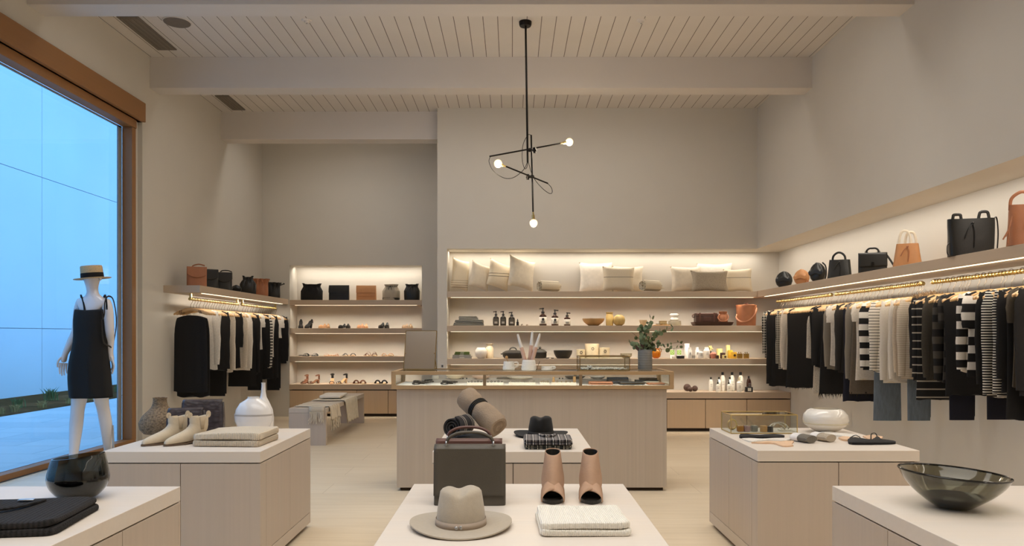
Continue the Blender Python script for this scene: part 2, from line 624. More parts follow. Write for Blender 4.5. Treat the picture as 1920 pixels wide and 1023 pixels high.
def area(loc, sx, sy, power, col=(1, .90, .78), rot=(0, 0, 0), spread=180):
    l = bpy.data.lights.new('lamp', 'AREA')
    l.shape = 'RECTANGLE'
    l.size, l.size_y = sx, sy
    l.energy = power
    l.color = col
    l.spread = radians(spread)
    o = bpy.data.objects.new('lamp', l)
    o.location = loc
    o.rotation_euler = tuple(radians(a) for a in rot)
    C.objects.link(o)
    return o


GW = (1, .965, .915)
area((-.3, 1.4, 4.3), 5.6, 3.2, 92, GW, spread=125)  # broad overhead lights added out of view, for unseen ceiling fixtures
area((-.3, 5.3, 4.42), 5.8, 1.2, 50, GW, spread=125)
area((-.3, 6.72, 4.42), 5.8, .16, 21, GW, spread=170)  # from here on, strips added behind the beams to light the rear
area((-.3, 8.86, 4.42), 5.2, .16, 20, GW, spread=175)
area((-2.5, 10.92, 4.40), 1.6, .16, 9, GW, spread=175)
LW = (1, .91, .79)
LW2 = (1, .89, .75)
area((1.3, 10.64, ZN - .012), 4.5, .10, 13.5, LW, (0, 0, 0))
area((3.56, 4.0, ZN - .012), .10, 12.6, 38, LW, (0, -8, 0))
area((-2.56, 12.48, az - .012), 2.1, .10, 7, LW, (14, 0, 0))
for z in (1.857, 1.383):
    area((1.3, 10.375, z - .008), 4.5, .02, 10, LW2, (27, 0, 0), 95)
area((1.3, 10.375, .924 - .008), 4.5, .02, 8, LW2, (27, 0, 0), 95)
for z in (1.822, 1.358, .898):
    area((-2.56, 12.275, z - .008), 2.1, .02, 4.6, LW2, (27, 0, 0), 95)
area((3.455, 4.0, 1.852), .02, 12.4, 42, LW, (0, -24, 0))
area((-3.73, 10.5, 1.828), .02, 3.0, 10, LW, (0, 24, 0))
wd = bpy.data.worlds.new('dusk')
SC.world = wd
wd.use_nodes = True
nt = wd.node_tree
bg = nt.nodes['Background']
tc = N(nt, 'ShaderNodeTexCoord')
sp = N(nt, 'ShaderNodeSeparateXYZ')
nt.links.new(tc.outputs['Generated'], sp.inputs[0])
f = math_(nt, 'MULTIPLY_ADD', sp.outputs['Z'], .9, .1)
nt.links.new(mix(nt, f, (.20, .52, 1.0, 1), (.30, .62, 1.0, 1)), bg.inputs['Color'])
bg.inputs['Strength'].default_value = 2.5
SC.view_settings.view_transform = 'Standard'
SC.view_settings.look = 'None'
SC.view_settings.exposure = .13
SC.cycles.use_denoising = True
SC.cycles.max_bounces = 8
SC.cycles.diffuse_bounces = 5
SC.cycles.glossy_bounces = 4
SC.cycles.transparent_max_bounces = 16
SC.cycles.sample_clamp_indirect = 6
SC.cycles.caustics_reflective = False
SC.cycles.caustics_refractive = False
# ================================================================ built-in shelves and cabinets
def shelf(label, x0, x1, y0, y1, z0, z1, m, strip=None, group=None):
    t = thing('wall_shelf', label, 'shelf', ((x0 + x1) / 2, (y0 + y1) / 2, z0), group=group)
    hx, hy = (x1 - x0) / 2, (y1 - y0) / 2
    B(-hx, hx, -hy, hy, 0, z1 - z0).build('board', m, t, bev=.002, smooth=False)
    return t


LEDM = mat('warm_light_strip', (255, 238, 205), .5, emit=1.8, var=.0)
ON = ['uppermost', 'second', 'third']
for i, z in enumerate((1.94, 1.466, 1.007)):
    t = shelf(['long oak shelf of cream cushions in the lit back niche', 'long oak shelf of bottles and leather goods in the back niche', 'long oak shelf of pots, jars and candles behind the counter'][i], -.90, (NR - .46 if i == 0 else NR), YB, NB, z - .083, z, SHELF_X)
    w_ = (NR - .46 if i == 0 else NR) + .9
    B(-w_ / 2 + .05, w_ / 2 - .05, -.213, -.198, -.004, 0).build('light_strip', LEDM, t, smooth=False)
for i, z in enumerate((1.909, 1.445, .985)):
    t = shelf(['alcove shelf holding five small bags above the shoes', 'alcove shelf holding the pumps and flats', 'alcove shelf holding the flat sandals'][i], ax0, ax1, YA, 12.68, z - .085, z, SHELF_X)
    B(-1.0, 1.0, -.205, -.192, -.004, 0).build('light_strip', LEDM, t, smooth=False)
t = shelf('long oak shelf carrying bags above the longer clothes rail', XR, NR, -2.9, NB, 1.86, 1.945, SHELF_Y)
B(-.20, -.178, -6.7, 6.2, -.005, 0).build('light_strip', LEDM, t, smooth=False)
t = shelf('oak shelf carrying bags above the shorter clothes rail near the window', XL, -3.67, 8.78, YA, 1.835, 1.92, SHELF_Y)
B(.175, .195, -1.6, 1.5, -.005, 0).build('light_strip', LEDM, t, smooth=False)


def low_cabinet(label, x0, x1, y0, y1, ztop, cuts):
    t = thing('low_cabinet', label, 'cabinet', (x0, y0, 0))
    W, D = x1 - x0, y1 - y0
    B(0, W, 0, D, ztop - .085, ztop).build('top', SHELF_X, t, bev=.002, smooth=False)
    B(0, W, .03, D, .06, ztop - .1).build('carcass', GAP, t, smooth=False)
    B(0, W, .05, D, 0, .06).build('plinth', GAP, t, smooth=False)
    for a, b in zip(cuts, cuts[1:]):
        B(a - x0 + .004, b - x0 - .004, .01, .03, .045, ztop - .1).build('door', CAB, t, smooth=False, bev=.0015)
    return t


low_cabinet('low built-in oak cabinet under the shoe shelves in the alcove', ax0, ax1, YA - .02, 12.68, .526, [ax0] + [PX(x, YA) for x in (607, 669, 728)] + [ax1])
low_cabinet('low built-in oak cabinet with lotion bottles, behind the counter', -.90, NR - .003, YB - .02, NB - .003, .542, [-.90, -.1, .62, 1.34, PX(1250, YB), PX(1322.5, YB), PX(1400, YB), NR])


# ================================================================ display tables
def display_table(label, x0, x1, y0, y1):
    t = thing('display_table', label, 'table', ((x0 + x1) / 2, (y0 + y1) / 2, 0))
    hx, hy = (x1 - x0) / 2, (y1 - y0) / 2
    zt = .685
    B(-hx, hx, -hy, hy, zt - .062, zt).build('table_top', OAK_TOP, t, bev=.002, smooth=False)
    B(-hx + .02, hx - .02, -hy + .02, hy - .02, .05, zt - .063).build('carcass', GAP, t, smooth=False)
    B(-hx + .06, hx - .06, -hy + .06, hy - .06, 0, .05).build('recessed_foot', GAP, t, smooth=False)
    zd = zt - .068
    for s in (-1, 1):
        y_ = (-hy, -hy + .02) if s < 0 else (hy - .02, hy)
        B(-hx, -.002, y_[0], y_[1], .03, zd).build('front_panel', OAK_Z, t, smooth=False, bev=.001)
        B(.002, hx, y_[0], y_[1], .03, zd).build('front_panel', OAK_Z, t, smooth=False, bev=.001)
        x_ = (-hx, -hx + .02) if s < 0 else (hx - .02, hx)
        B(x_[0], x_[1], -hy + .02, hy - .02, .03, .10).build('base_rail', OAK_Y, t, smooth=False, bev=.001)
        B(x_[0], x_[1], -hy + .0205, -hy + .10, .104, zd).build('corner_panel', OAK_Z, t, smooth=False, bev=.001)
        c = (-hy + .104 + hy - .02) / 2
        B(x_[0], x_[1], -hy + .104, c - .002, .104, zd).build('door', OAK_Z, t, smooth=False, bev=.001)
        B(x_[0], x_[1], c + .002, hy - .0205, .104, zd).build('door', OAK_Z, t, smooth=False, bev=.001)
    return t


TZ = .685
display_table('oak display table with beige boots and folded ribbed sweaters', -2.304, -1.409, 4.18, 5.22)
display_table('oak display table with black fedora, plaid shirts and rolled scarf', -.446, .458, 4.18, 5.22)
display_table('oak display table with brass glass box and white bowl', 1.388, 2.305, 4.22, 5.25)
display_table('oak display table with smoky round vase and black folded sweater', -2.36, -1.432, 2.18, 3.226)
display_table('oak display table with pale felt hat, grey satchel and heeled mules', -.43, .4885, 2.2, 3.28)
display_table('oak display table with the wide smoky glass bowl', 1.389, 2.33, 2.2, 3.24)
# ================================================================ counter and its glass case
t = thing('sales_counter', 'long oak sales counter with vertical grain, under the glass case', 'counter', (.169, 6.68, 0))
B(-1.157, 1.157, -.28, .27, .03, .872).build('body', COUNTER, t, smooth=False, bev=.002)
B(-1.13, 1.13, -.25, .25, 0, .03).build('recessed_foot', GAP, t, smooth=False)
CF, CBK = 6.37, 6.95
case = thing('display_case', 'long brass and wood framed glass display case lying on the counter', 'display case', (.1755, (CF + CBK) / 2, .875))
hx, hy, hz = 1.2055, (CBK - CF) / 2, .151
CASEW = wood('case_wood', (182, 154, 116), 'X', .07)
CASET = mat('case_bronze', (150, 130, 104), .4, .35, .05)
f = MB()
for y in (-hy, hy - .03):
    f.box(-hx, hx, y, y + .03, hz - .028, hz).box(-hx, hx, y, y + .03, 0, .03)
for x in (-hx, hx - .035):
    f.box(x, x + .035, -hy + .03, hy - .03, hz - .028, hz).box(x, x + .035, -hy + .03, hy - .03, 0, .03)
    f.box(x, x + .035, -hy, -hy + .03, .03, hz - .028).box(x, x + .035, hy - .03, hy, .03, hz - .028)
f.build('frame', CASEW, case, smooth=False, bev=.0015)
for x in (908.6, 1088.9):
    xx = PX(x, CF) - .1755
    B(xx - .013, xx + .013, -hy, -hy + .024, .03, hz - .028).build('mullion', CASET, case, smooth=False)
    B(xx - .013, xx + .013, hy - .024, hy, .03, hz - .028).build('mullion', CASET, case, smooth=False)
B(-hx + .035, hx - .035, -hy + .03, hy - .03, .018, .03).build('lined_floor', mat('white_felt', (232, 226, 216), .9), case, smooth=False)
B(-hx + .25, hx - .30, .10, hy - .03, .03, .062).build('riser', mat('grey_felt', (176, 168, 158), .9), case, smooth=False)
g = MB()
g.box(-hx + .035, hx - .035, -hy + .012, -hy + .016, .03, hz - .028)
g.build('front_glass', CLEAR, case, smooth=False)
B(-hx + .035, hx - .035, -hy + .03, hy - .03, hz - .012, hz - .004).build('top_glass', CLEAR, case, smooth=False)
g = MB()
for x in (-hx + .014, hx - .018):
    g.box(x, x + .004, -hy + .03, hy - .03, .03, hz - .028)
g.build('end_glass', CLEAR, case, smooth=False)
area((.17, CF + .045, .875 + hz - .034), 2.2, .012, 1.5, LW, (55, 0, 0))  # area light added under the front rail to brighten the case inside
CZ = .875 + hz                     # top of the glass case
CFL = .875 + .030                  # its lined floor
# ================================================================ bench
t = thing('bench', 'pale oak waterfall bench with fringed throws, in front of the alcove', 'bench', (-2.475, 10.2, 0))
B(-.225, .225, -1.17, 1.17, .395, .45).build('seat', OAK_Y, t, smooth=False, bev=.002)
B(-.225, .225, -1.17, -1.11, 0, .394).build('leg', OAK_Z, t, smooth=False, bev=.002)
B(-.225, .225, 1.11, 1.17, 0, .394).build('leg', OAK_Z, t, smooth=False, bev=.002)
# ================================================================ chandelier
d = 6.9
CH = mat('blackened_brass', (26, 22, 18), .4, .7)
BULB = glass('bulb_glass', (255, 250, 238), .40, (255, 246, 228))
FILA = mat('glowing_filament', (255, 232, 190), .3, emit=14, var=0)
d = (ZC - H) * F / (627 - 41)
t = thing('pendant_lamp', 'black articulated pendant lamp with three bare globe bulbs', 'lamp', (PX(985, d), d, ZC))
X0, Z0 = PX(985, d), ZC


def Q(x, y, dy=0): return Vector((PX(x, d + dy) - X0, dy, PZ(y, d + dy) - Z0))


MB().lathe([(0, -.045), (.055, -.045), (.062, -.03), (.064, 0)], 28).build('canopy', CH, t)
MB().tube([Q(985.5, 46), Q(989.5, 305)], .0105, 10).build('stem', CH, t)
arms = [((918, 293, -.05), (1052, 268.5, .28)), ((1027, 343.5, .05), (946.5, 311, -.22)), ((996, 253, .03), (999.5, 399, .03))]
bulbs = [((1067.5, 266), .3), ((934, 306.5), -.24), ((1000.5, 418), .03)]
for (a, b), (bc, dy) in zip(arms, bulbs):
    pa, pb, pc = Q(a[0], a[1], a[2]), Q(b[0], b[1], b[2]), Q(bc[0], bc[1], dy)
    ar = MB().tube([pa, pb], .008, 8).build('arm', CH, t)
    u = (pc - pb).normalized()
    MB().tube([pb - u * .01, pb + u * .02, pb + u * .021, pc - u * .035], [.009, .009, .0155, .0155], 12).build('socket', BRASS, ar)
    MB().ball(pc, .041, seg=20, rows=14).build('bulb', BULB, ar)
    MB().ball(pc, .017, seg=12, rows=8).build('filament', FILA, ar)
    l = bpy.data.lights.new('bulb_light', 'POINT')
    l.energy = 9
    l.color = (1, .85, .65)
    l.shadow_soft_size = .05
    lo = bpy.data.objects.new('bulb_light', l)
    C.objects.link(lo)
    lo.parent = t
    lo.location = pc + Vector((0, -.0, -.06))
g = MB()
for x, y in ((993, 281), (998, 331)):
    q = Q(x, y)
    g.ball(q, .022, .022, .02, 10, 8).tube([q, q + Vector((.07 if x < 995 else -.06, -.02, -.012))], .011, 8)
    g.tube([q + Vector((.05 if x < 995 else -.045, -.02, -.035)), q + Vector((.05 if x < 995 else -.045, -.02, .02))], .013, 8)
g.build('clamp', CH, t)
for pts in ([(920, 292, -.05), (917, 303, -.05), (925, 320, -.04), (944, 333, -.02), (962, 333, 0), (980, 320, 0), (988, 306, 0), (990, 295, 0)],
            [(995, 253, .03), (990, 253, .0), (981, 270, .0), (979, 296, .0), (983, 315, .0), (988, 313, 0), (990, 296, 0)],
            [(1027, 343.5, .05), (1034, 352, .05), (1035, 361, .05), (1029, 362, .04), (1014, 350, .03), (999, 330, .0), (990, 302, 0)]):
    MB().tube(spline([Q(*p) for p in pts], 6), .0032, 6).build('cord', CH, t)
# ================================================================ hangers, rails, clothes
HW = wood('hanger_beech', (206, 170, 122), 'X', .06, rough=.4)
HK = mat('hanger_hook_steel', (128, 112, 92), .35, .9)


def rail(label, x, z, y0, y1, ztop, wall):
    t = thing('clothes_rail', label, 'clothes rail', (x, (y0 + y1) / 2, z))
    L = (y1 - y0) / 2
    MB().tube([(0, -L, 0), (0, L, 0)], .010, 10).build('bar', BRASS, t)
    g = MB()
    n = int(round((y1 - y0) / .04))
    for i in range(n + 1):
        y = -L + i * (2 * L) / n
        g.tube([(0, y - .011, 0), (0, y - .008, 0), (0, y + .008, 0), (0, y + .011, 0)], [.013, .0185, .0185, .013], 10)
    g.build('ribs', BRASS, t)
    for y in (-L + .02, L - .02):
        MB().box(-.012, .012, y - .012, y + .012, 0.008, ztop - z).build('bracket', BRASS, t, smooth=False)
    return n


def hanger_proto():
    t = thing('hanger', 'proto', 'hanger')
    pts, a, b = [], [], []
    for i in range(13):
        x = -.205 + .41 * i / 12
        pts.append((x, -.004 * cos(x * 9), -.022 - .30 * abs(x) * (abs(x) / .205) ** .35))
    rings = []
    for i, (x, y, z) in enumerate(pts):
        q = .018 if 0 < i < 12 else .011
        rings.append([Vector((x, y + .0065 * cos(k), z + q * sin(k))) for k in (2 * pi * j / 8 for j in range(8))])
    MB().loft(rings).build('shoulder_bar', HW, t)
    hook = [(0, 0, -.02), (0, 0, .03), (.018, 0, .06), (.0245, 0, .085)] + [(.0245 * cos(q), 0, .10 + .0245 * sin(q)) for q in (pi * j / 8 for j in range(0, 10))]
    MB().tube(hook, .0022, 6).build('hook', HK, t)
    return t


HP = hanger_proto()
HP_USED = [False]


def hanger(x, y, z, rz, label, group):
    if not HP_USED[0]:
        HP_USED[0] = True
        HP.location, HP.rotation_euler = (x, y, z), (0, 0, radians(rz))
        HP['label'], HP['group'] = label, group
        return HP
    return dup(HP, (x, y, z), rz, label, group)


def gring(z, w, dp, fold, ph, n=36, cx=0):
    out = []
    for k in range(n):
        a = 2 * pi * k / n
        x = w * math.copysign(abs(cos(a)) ** .8, cos(a))
        y = dp * math.copysign(abs(sin(a)) ** .7, sin(a)) + fold * sin(x * 55 + ph) + fold * .6 * sin(x * 23 + ph * 2)
        out.append(Vector((x + cx, y, z)))
    return out


def body_mesh(w, hem, L, dp=.011, fold=.003, neck=.07, top=0.0, v=0.0, seed=0):
    ph = seed * 1.7
    prof = [(.115, top - .020), (.135, top - .028), (.165, top - .04), (w - .012, top - .062), (w, top - .085)]
    rings = []
    for i, (q, z) in enumerate(prof):
        sc = (.042, .046, .044, .038, .03)[i]
        rings.append([Vector((p.x, p.y, p.z - sc * (1 - (p.x / q) ** 2))) for p in gring(z, q, dp * (.5 + .5 * min(1, i / 3)), 0, ph)])
    n = 8
    for i in range(1, n + 1):
        u = i / n
        z = top - .085 + u * (-L - top + .085)
        sg = .03 * max(0, 1 - u * 4)
        q = w + (hem - w) * u - .012 * sin(pi * u)
        r = [Vector((p.x, p.y, p.z - sg * (1 - min(1, (p.x / q) ** 2)))) for p in gring(z, q, dp * (1 + .25 * u), fold * u, ph)]
        if i == n:
            r = [Vector((p.x, p.y, p.z + .008 * sin(p.x * 40 + ph))) for p in r]
        rings.append(r)
    return MB().loft(rings, True, False, True)


def sleeve_mesh(sgn, w, L, r0=.062, r1=.036, out=.02, seed=0):
    rings, n = [], 8
    for i in range(n + 1):
        u = i / n
        z = -.055 - u * (L - .055)
        x = sgn * (w - .045 + out * (1 - (1 - u) ** 2)) + sgn * .004 * sin(u * 7 + seed)
        rr = r0 + (r1 - r0) * u ** .8
        if u == 0:
            rr *= .55
        bulge = .0025 * sin(u * 19 + seed)
        rings.append([Vector((x + (rr + bulge) * cos(a), .0168 * (1 - .1 * u) * sin(a), z - (.02 * cos(a) * -sgn if u == 0 else 0))) for a in (2 * pi * k / 14 for k in range(14))])
    return MB().loft(rings)


def top_garment(name, label, cat, loc, rz, m, L, sleeve=None, w=.20, hem=None, fold=.003, seed=0, group=None, sl_m=None, neck=.07, collar=None):
    t = thing(name, label, cat, loc, rz, group)
    body_mesh(w - (.02 if sleeve else 0), hem or w - .02, L, fold=fold, neck=neck, seed=seed).build('body', m, t)
    if sleeve:
        for s in (-1, 1):
            r1 = .052 if sleeve < .35 else .034
            sleeve_mesh(s, w, sleeve, r1=r1, out=.012 if sleeve < .35 else .02, seed=seed + s).build('sleeve', sl_m or m, t)
    if collar == 'fur':
        g = MB()
        for j in range(420):
            a = R.uniform(0, 2 * pi)
            p = Vector((.17 * cos(a), .014 * sin(a), -.012 - .22 * abs(.17 * cos(a)) + R.uniform(-.03, .02)))
            q = p + Vector((R.gauss(0, .018), R.gauss(0, .005), R.uniform(.012, .042)))
            g.tube([p, q], [.005, .0006], 4)
        g.build('fur_collar', FUR, t)
    elif collar:
        MB().tube([(.062 * cos(a), .013 * sin(a), .004 - .012 * abs(cos(a))) for a in (2 * pi * k / 18 for k in range(19))], .008, 6).build('collar', collar, t)
    return t


def cami_dress(label, loc, rz, m, L, w=.19, seed=0, hem=.2, cat='dress', name='slip_dress', fringe=None, strap=.065):
    t = thing(name, label, cat, loc, rz)
    rings, ph = [], seed
    n = 12
    for i in range(n + 1):
        u = i / n
        z = -strap - .03 + u * (-L + strap + .03)
        q = w * (.86 + .14 * min(1, u * 5)) + (hem - w) * u
        r = gring(z, q, .013 + .003 * u, .003 * u, ph)
        if i == 0:
            r = [Vector((p.x, p.y, p.z - .05 * (abs(p.x) / w) ** 2)) for p in r]
        if i == n:
            r = [Vector((p.x, p.y, p.z + .012 * sin(p.x * 30 + ph))) for p in r]
        rings.append(r)
    MB().loft(rings).build('body', m, t)
    for s in (-1, 1):
        for o in (0, .02):
            x = s * (.115 + o)
            MB().tube([(x, -.014, -strap - .01), (x - s * .012, -.012, -.03 - .3 * abs(x) + .03), (x - s * .012, .012, -.03 - .3 * abs(x) + .03), (x, .014, -strap - .01)], .0028, 5).build('strap', m, t)
    if fringe:
        g = MB()
        for j in range(60):
            x = -hem + 2 * hem * j / 59
            g.tube([(x, R.uniform(-.015, .015), -L + .02), (x + R.gauss(0, .008), 0, -L - R.uniform(.02, .06))], [.005, .001], 4)
        g.build('ragged_hem', fringe, t)
    return t


def skirt(label, loc, rz, m, L, w=.155, hem=.2, seed=0, fringe=None, name='skirt', cat='skirt'):
    t = thing(name, label, cat, loc, rz)
    rings, n = [], 9
    for i in range(n + 1):
        u = i / n
        z = -.095 + u * (-L + .095)
        rings.append(gring(z, w + (hem - w) * u, .011 + .003 * u, .003 * u, seed))
    MB().loft(rings).build('body', m, t)
    B(-w - .002, w + .002, -.0125, .0125, -.125, -.095).build('waistband', m, t)
    if fringe:
        g = MB()
        for j in range(70):
            x = -hem + 2 * hem * j / 69
            g.tube([(x, R.uniform(-.014, .014), -L + .02), (x + R.gauss(0, .01), R.gauss(0, .006), -L - R.uniform(.015, .06))], [.0045, .0008], 4)
        g.build('frayed_hem', fringe, t)
    return t


def trousers(label, loc, rz, m, L, w=.115, seed=0, name='trousers', cat='trousers', edge=0, cuff=None):
    """folded in half over the hanger bar, the two leg ends hanging"""
    t = thing(name, label, cat, loc, rz)
    for s in (0, 1):
        rings, n = [], 7
        for i in range(n + 1):
            u = i / n
            z = -.075 + u * (-L + .03 * s + .075)
            rings.append(gring(z, w * (1 - .12 * u), .007, .0015 * u, seed + s * 2, 20, edge + (.012 * s - .006) * u))
        rings = [[p + Vector((0, -.008 + .016 * s, 0)) for p in r] for r in rings]
        MB().loft(rings).build('leg', m, t)
    return t


def cloth(name, col, **k): return mat(name, col, .92, var=.10, scale=60, bump=.25, bscale=220, **k)


BK = cloth('black_jersey', (15, 13, 13), sheen=.05)
BK2 = cloth('black_wool', (22, 20, 20), sheen=.1)
CHAR = cloth('charcoal_knit', (50, 46, 42))
OLIVE = cloth('dark_olive_knit', (62, 57, 48))
OLIVE_D = cloth('faded_olive_jersey', (78, 70, 58))
GREY = rib('grey_melange_knit', (136, 128, 116), 'Z', .006, .85, bump=.3)
GREY_L = cloth('light_grey_knit', (160, 152, 140))
BROWN = cloth('grey_brown_wool', (104, 94, 82))
CREAM = cloth('cream_knit', (216, 204, 186))
IVORY = cloth('ivory_cotton', (214, 206, 194))
WHT = cloth('white_cotton', (224, 218, 208))
WKN = rib('white_wool_knit', (220, 213, 202), 'Z', .008, .86, bump=.4)
BEIGE = cloth('oatmeal_knit', (196, 180, 158))
NAVY = cloth('navy_cotton', (24, 25, 40))
DENIM = mat('blue_denim', (104, 116, 128), .9, var=.18, scale=50, bump=.3, stretch=(1, 1, .25))
FUR = mat('brown_fur', (150, 122, 88), .95, var=.3, scale=40)
FRAY = cloth('black_threads', (20, 18, 18))
GING = plaid('black_gingham', (14, 13, 13), (206, 198, 182), .034, .036)
GING2 = plaid('small_gingham', (16, 15, 15), (196, 188, 172), .022, .024)
W_BW = stripes('wide_black_white_bands', (232, 226, 216), [(.118, .5, .1, (17, 15, 16))])
W_BW2 = stripes('wide_black_white_bands_b', (230, 224, 214), [(.125, .52, .45, (17, 15, 16))])
W_GK = stripes('wide_black_grey_bands', (74, 69, 62), [(.118, .5, .1, (20, 18, 18))])
W_GK2 = stripes('wide_black_charcoal_bands', (60, 56, 51), [(.118, .48, .5, (19, 17, 17))])
T_WB = stripes('white_with_black_pinstripes', (224, 218, 206), [(.028, .22, 0, (20, 18, 18))])
T_BW = stripes('black_with_white_pinstripes', (226, 220, 208), [(.0195, .58, 0, (20, 18, 20))])
S_BW = stripes('black_with_spaced_white_lines', (20, 18, 18), [(.068, .16, 0, (176, 168, 154))])
S_LEFT = stripes('white_with_black_bars', (222, 216, 204), [(.045, .42, 0, (18, 16, 16))])
F_BE = stripes('beige_fine_stripe', (206, 192, 172), [(.016, .3, 0, (160, 146, 126))])
DOT = weave('white_pinprick_dots', (216, 206, 190), 110, .6, .9, .1)

RX, RZ = 3.62, 1.79
LX, LZ = -3.86, 1.768
rails_r = [(8.46, 10.18), (6.58, 8.34), (4.68, 6.42)]
names = ['far brass section of the ribbed clothes rail under the longer shelf', 'middle brass section of the ribbed clothes rail under the longer shelf', 'near brass section of the ribbed clothes rail under the longer shelf']
for (a, b), n in zip(rails_r, names):
    rail(n, RX, RZ, a, b, 1.81, NR)
rails_l = [(8.95, 10.51), (10.67, 12.2)]
for (a, b), n in zip(rails_l, ['window-side brass section of the shorter ribbed clothes rail', 'alcove-side brass section of the shorter ribbed clothes rail']):
    rail(n, LX, LZ, a, b, 1.835, XL)


def slots(rails):
    out = []
    for a, b in rails:
        n = int(round((b - a) / .04))
        out += [a + (i + .5) * (b - a) / n for i in range(n)]
    return sorted(out)


def hang(rails, rx, side, zr, items, rackname):
    free = slots(rails)
    used = []
    seed = 0
    for x, kind, lab, m, yb, kw in items:
        hw = kw.pop('hw', {'skirt': .155, 'trousers': .115, 'jeans': .115}.get(kind, .21))
        X = rx - side * hw
        d = X * F / (x - 960.0)
        s = min(free, key=lambda q: abs(q - d))
        free.remove(s)
        used.append(s)
        z = zr - .10
        L = max(.2, z - PZ(yb, s) * 1.0)
        rz = R.uniform(-.7, .7)
        loc = (rx, s, z)
        seed += 1
        hanger(rx, s, z, rz, 'wooden hanger on the brass rail of the %s, bearing a garment' % rackname, 'wooden hangers with garments, ' + rackname)
        if kind in ('dress', 'cami'):
            cami_dress(lab, loc, rz, m, L, seed=seed, name='slip_dress' if kind == 'dress' else 'camisole', cat='dress' if kind == 'dress' else 'top', **kw)
        elif kind == 'skirt':
            kw.setdefault('w', hw - .02)
            skirt(lab, loc, rz, m, L, seed=seed, **kw)
        elif kind in ('trousers', 'jeans'):
            trousers(lab, loc, rz, m, L, seed=seed, name=kind, cat=kind, **kw)
        else:
            sl = kw.pop('sleeve', None)
            if sl is None:
                sl = {'sweater': L - .02, 'cardigan': L - .03, 'shirt': L - .06, 'coat': L - .1, 'tee': .22, 'dress_top': None, 'vest': None}.get(kind)
            nm = {'sweater': 'sweater', 'cardigan': 'cardigan', 'shirt': 'shirt', 'coat': 'coat', 'tee': 'tee_shirt', 'dress_top': 'dress', 'vest': 'sleeveless_top'}[kind]
            top_garment(nm, lab, nm.replace('_', ' '), loc, rz, m, L, sleeve=sl, seed=seed, **kw)
    # bare hangers in the gaps that stay wide
    k = 0
    for s in free:
        if all(abs(s - u) > .058 for u in used):
            used.append(s)
            hanger(rx, s, zr - .10, R.uniform(-4, 4), 'empty wooden hanger between garments on the %s' % rackname, 'empty wooden hangers, ' + rackname)
            k += 1
    return k


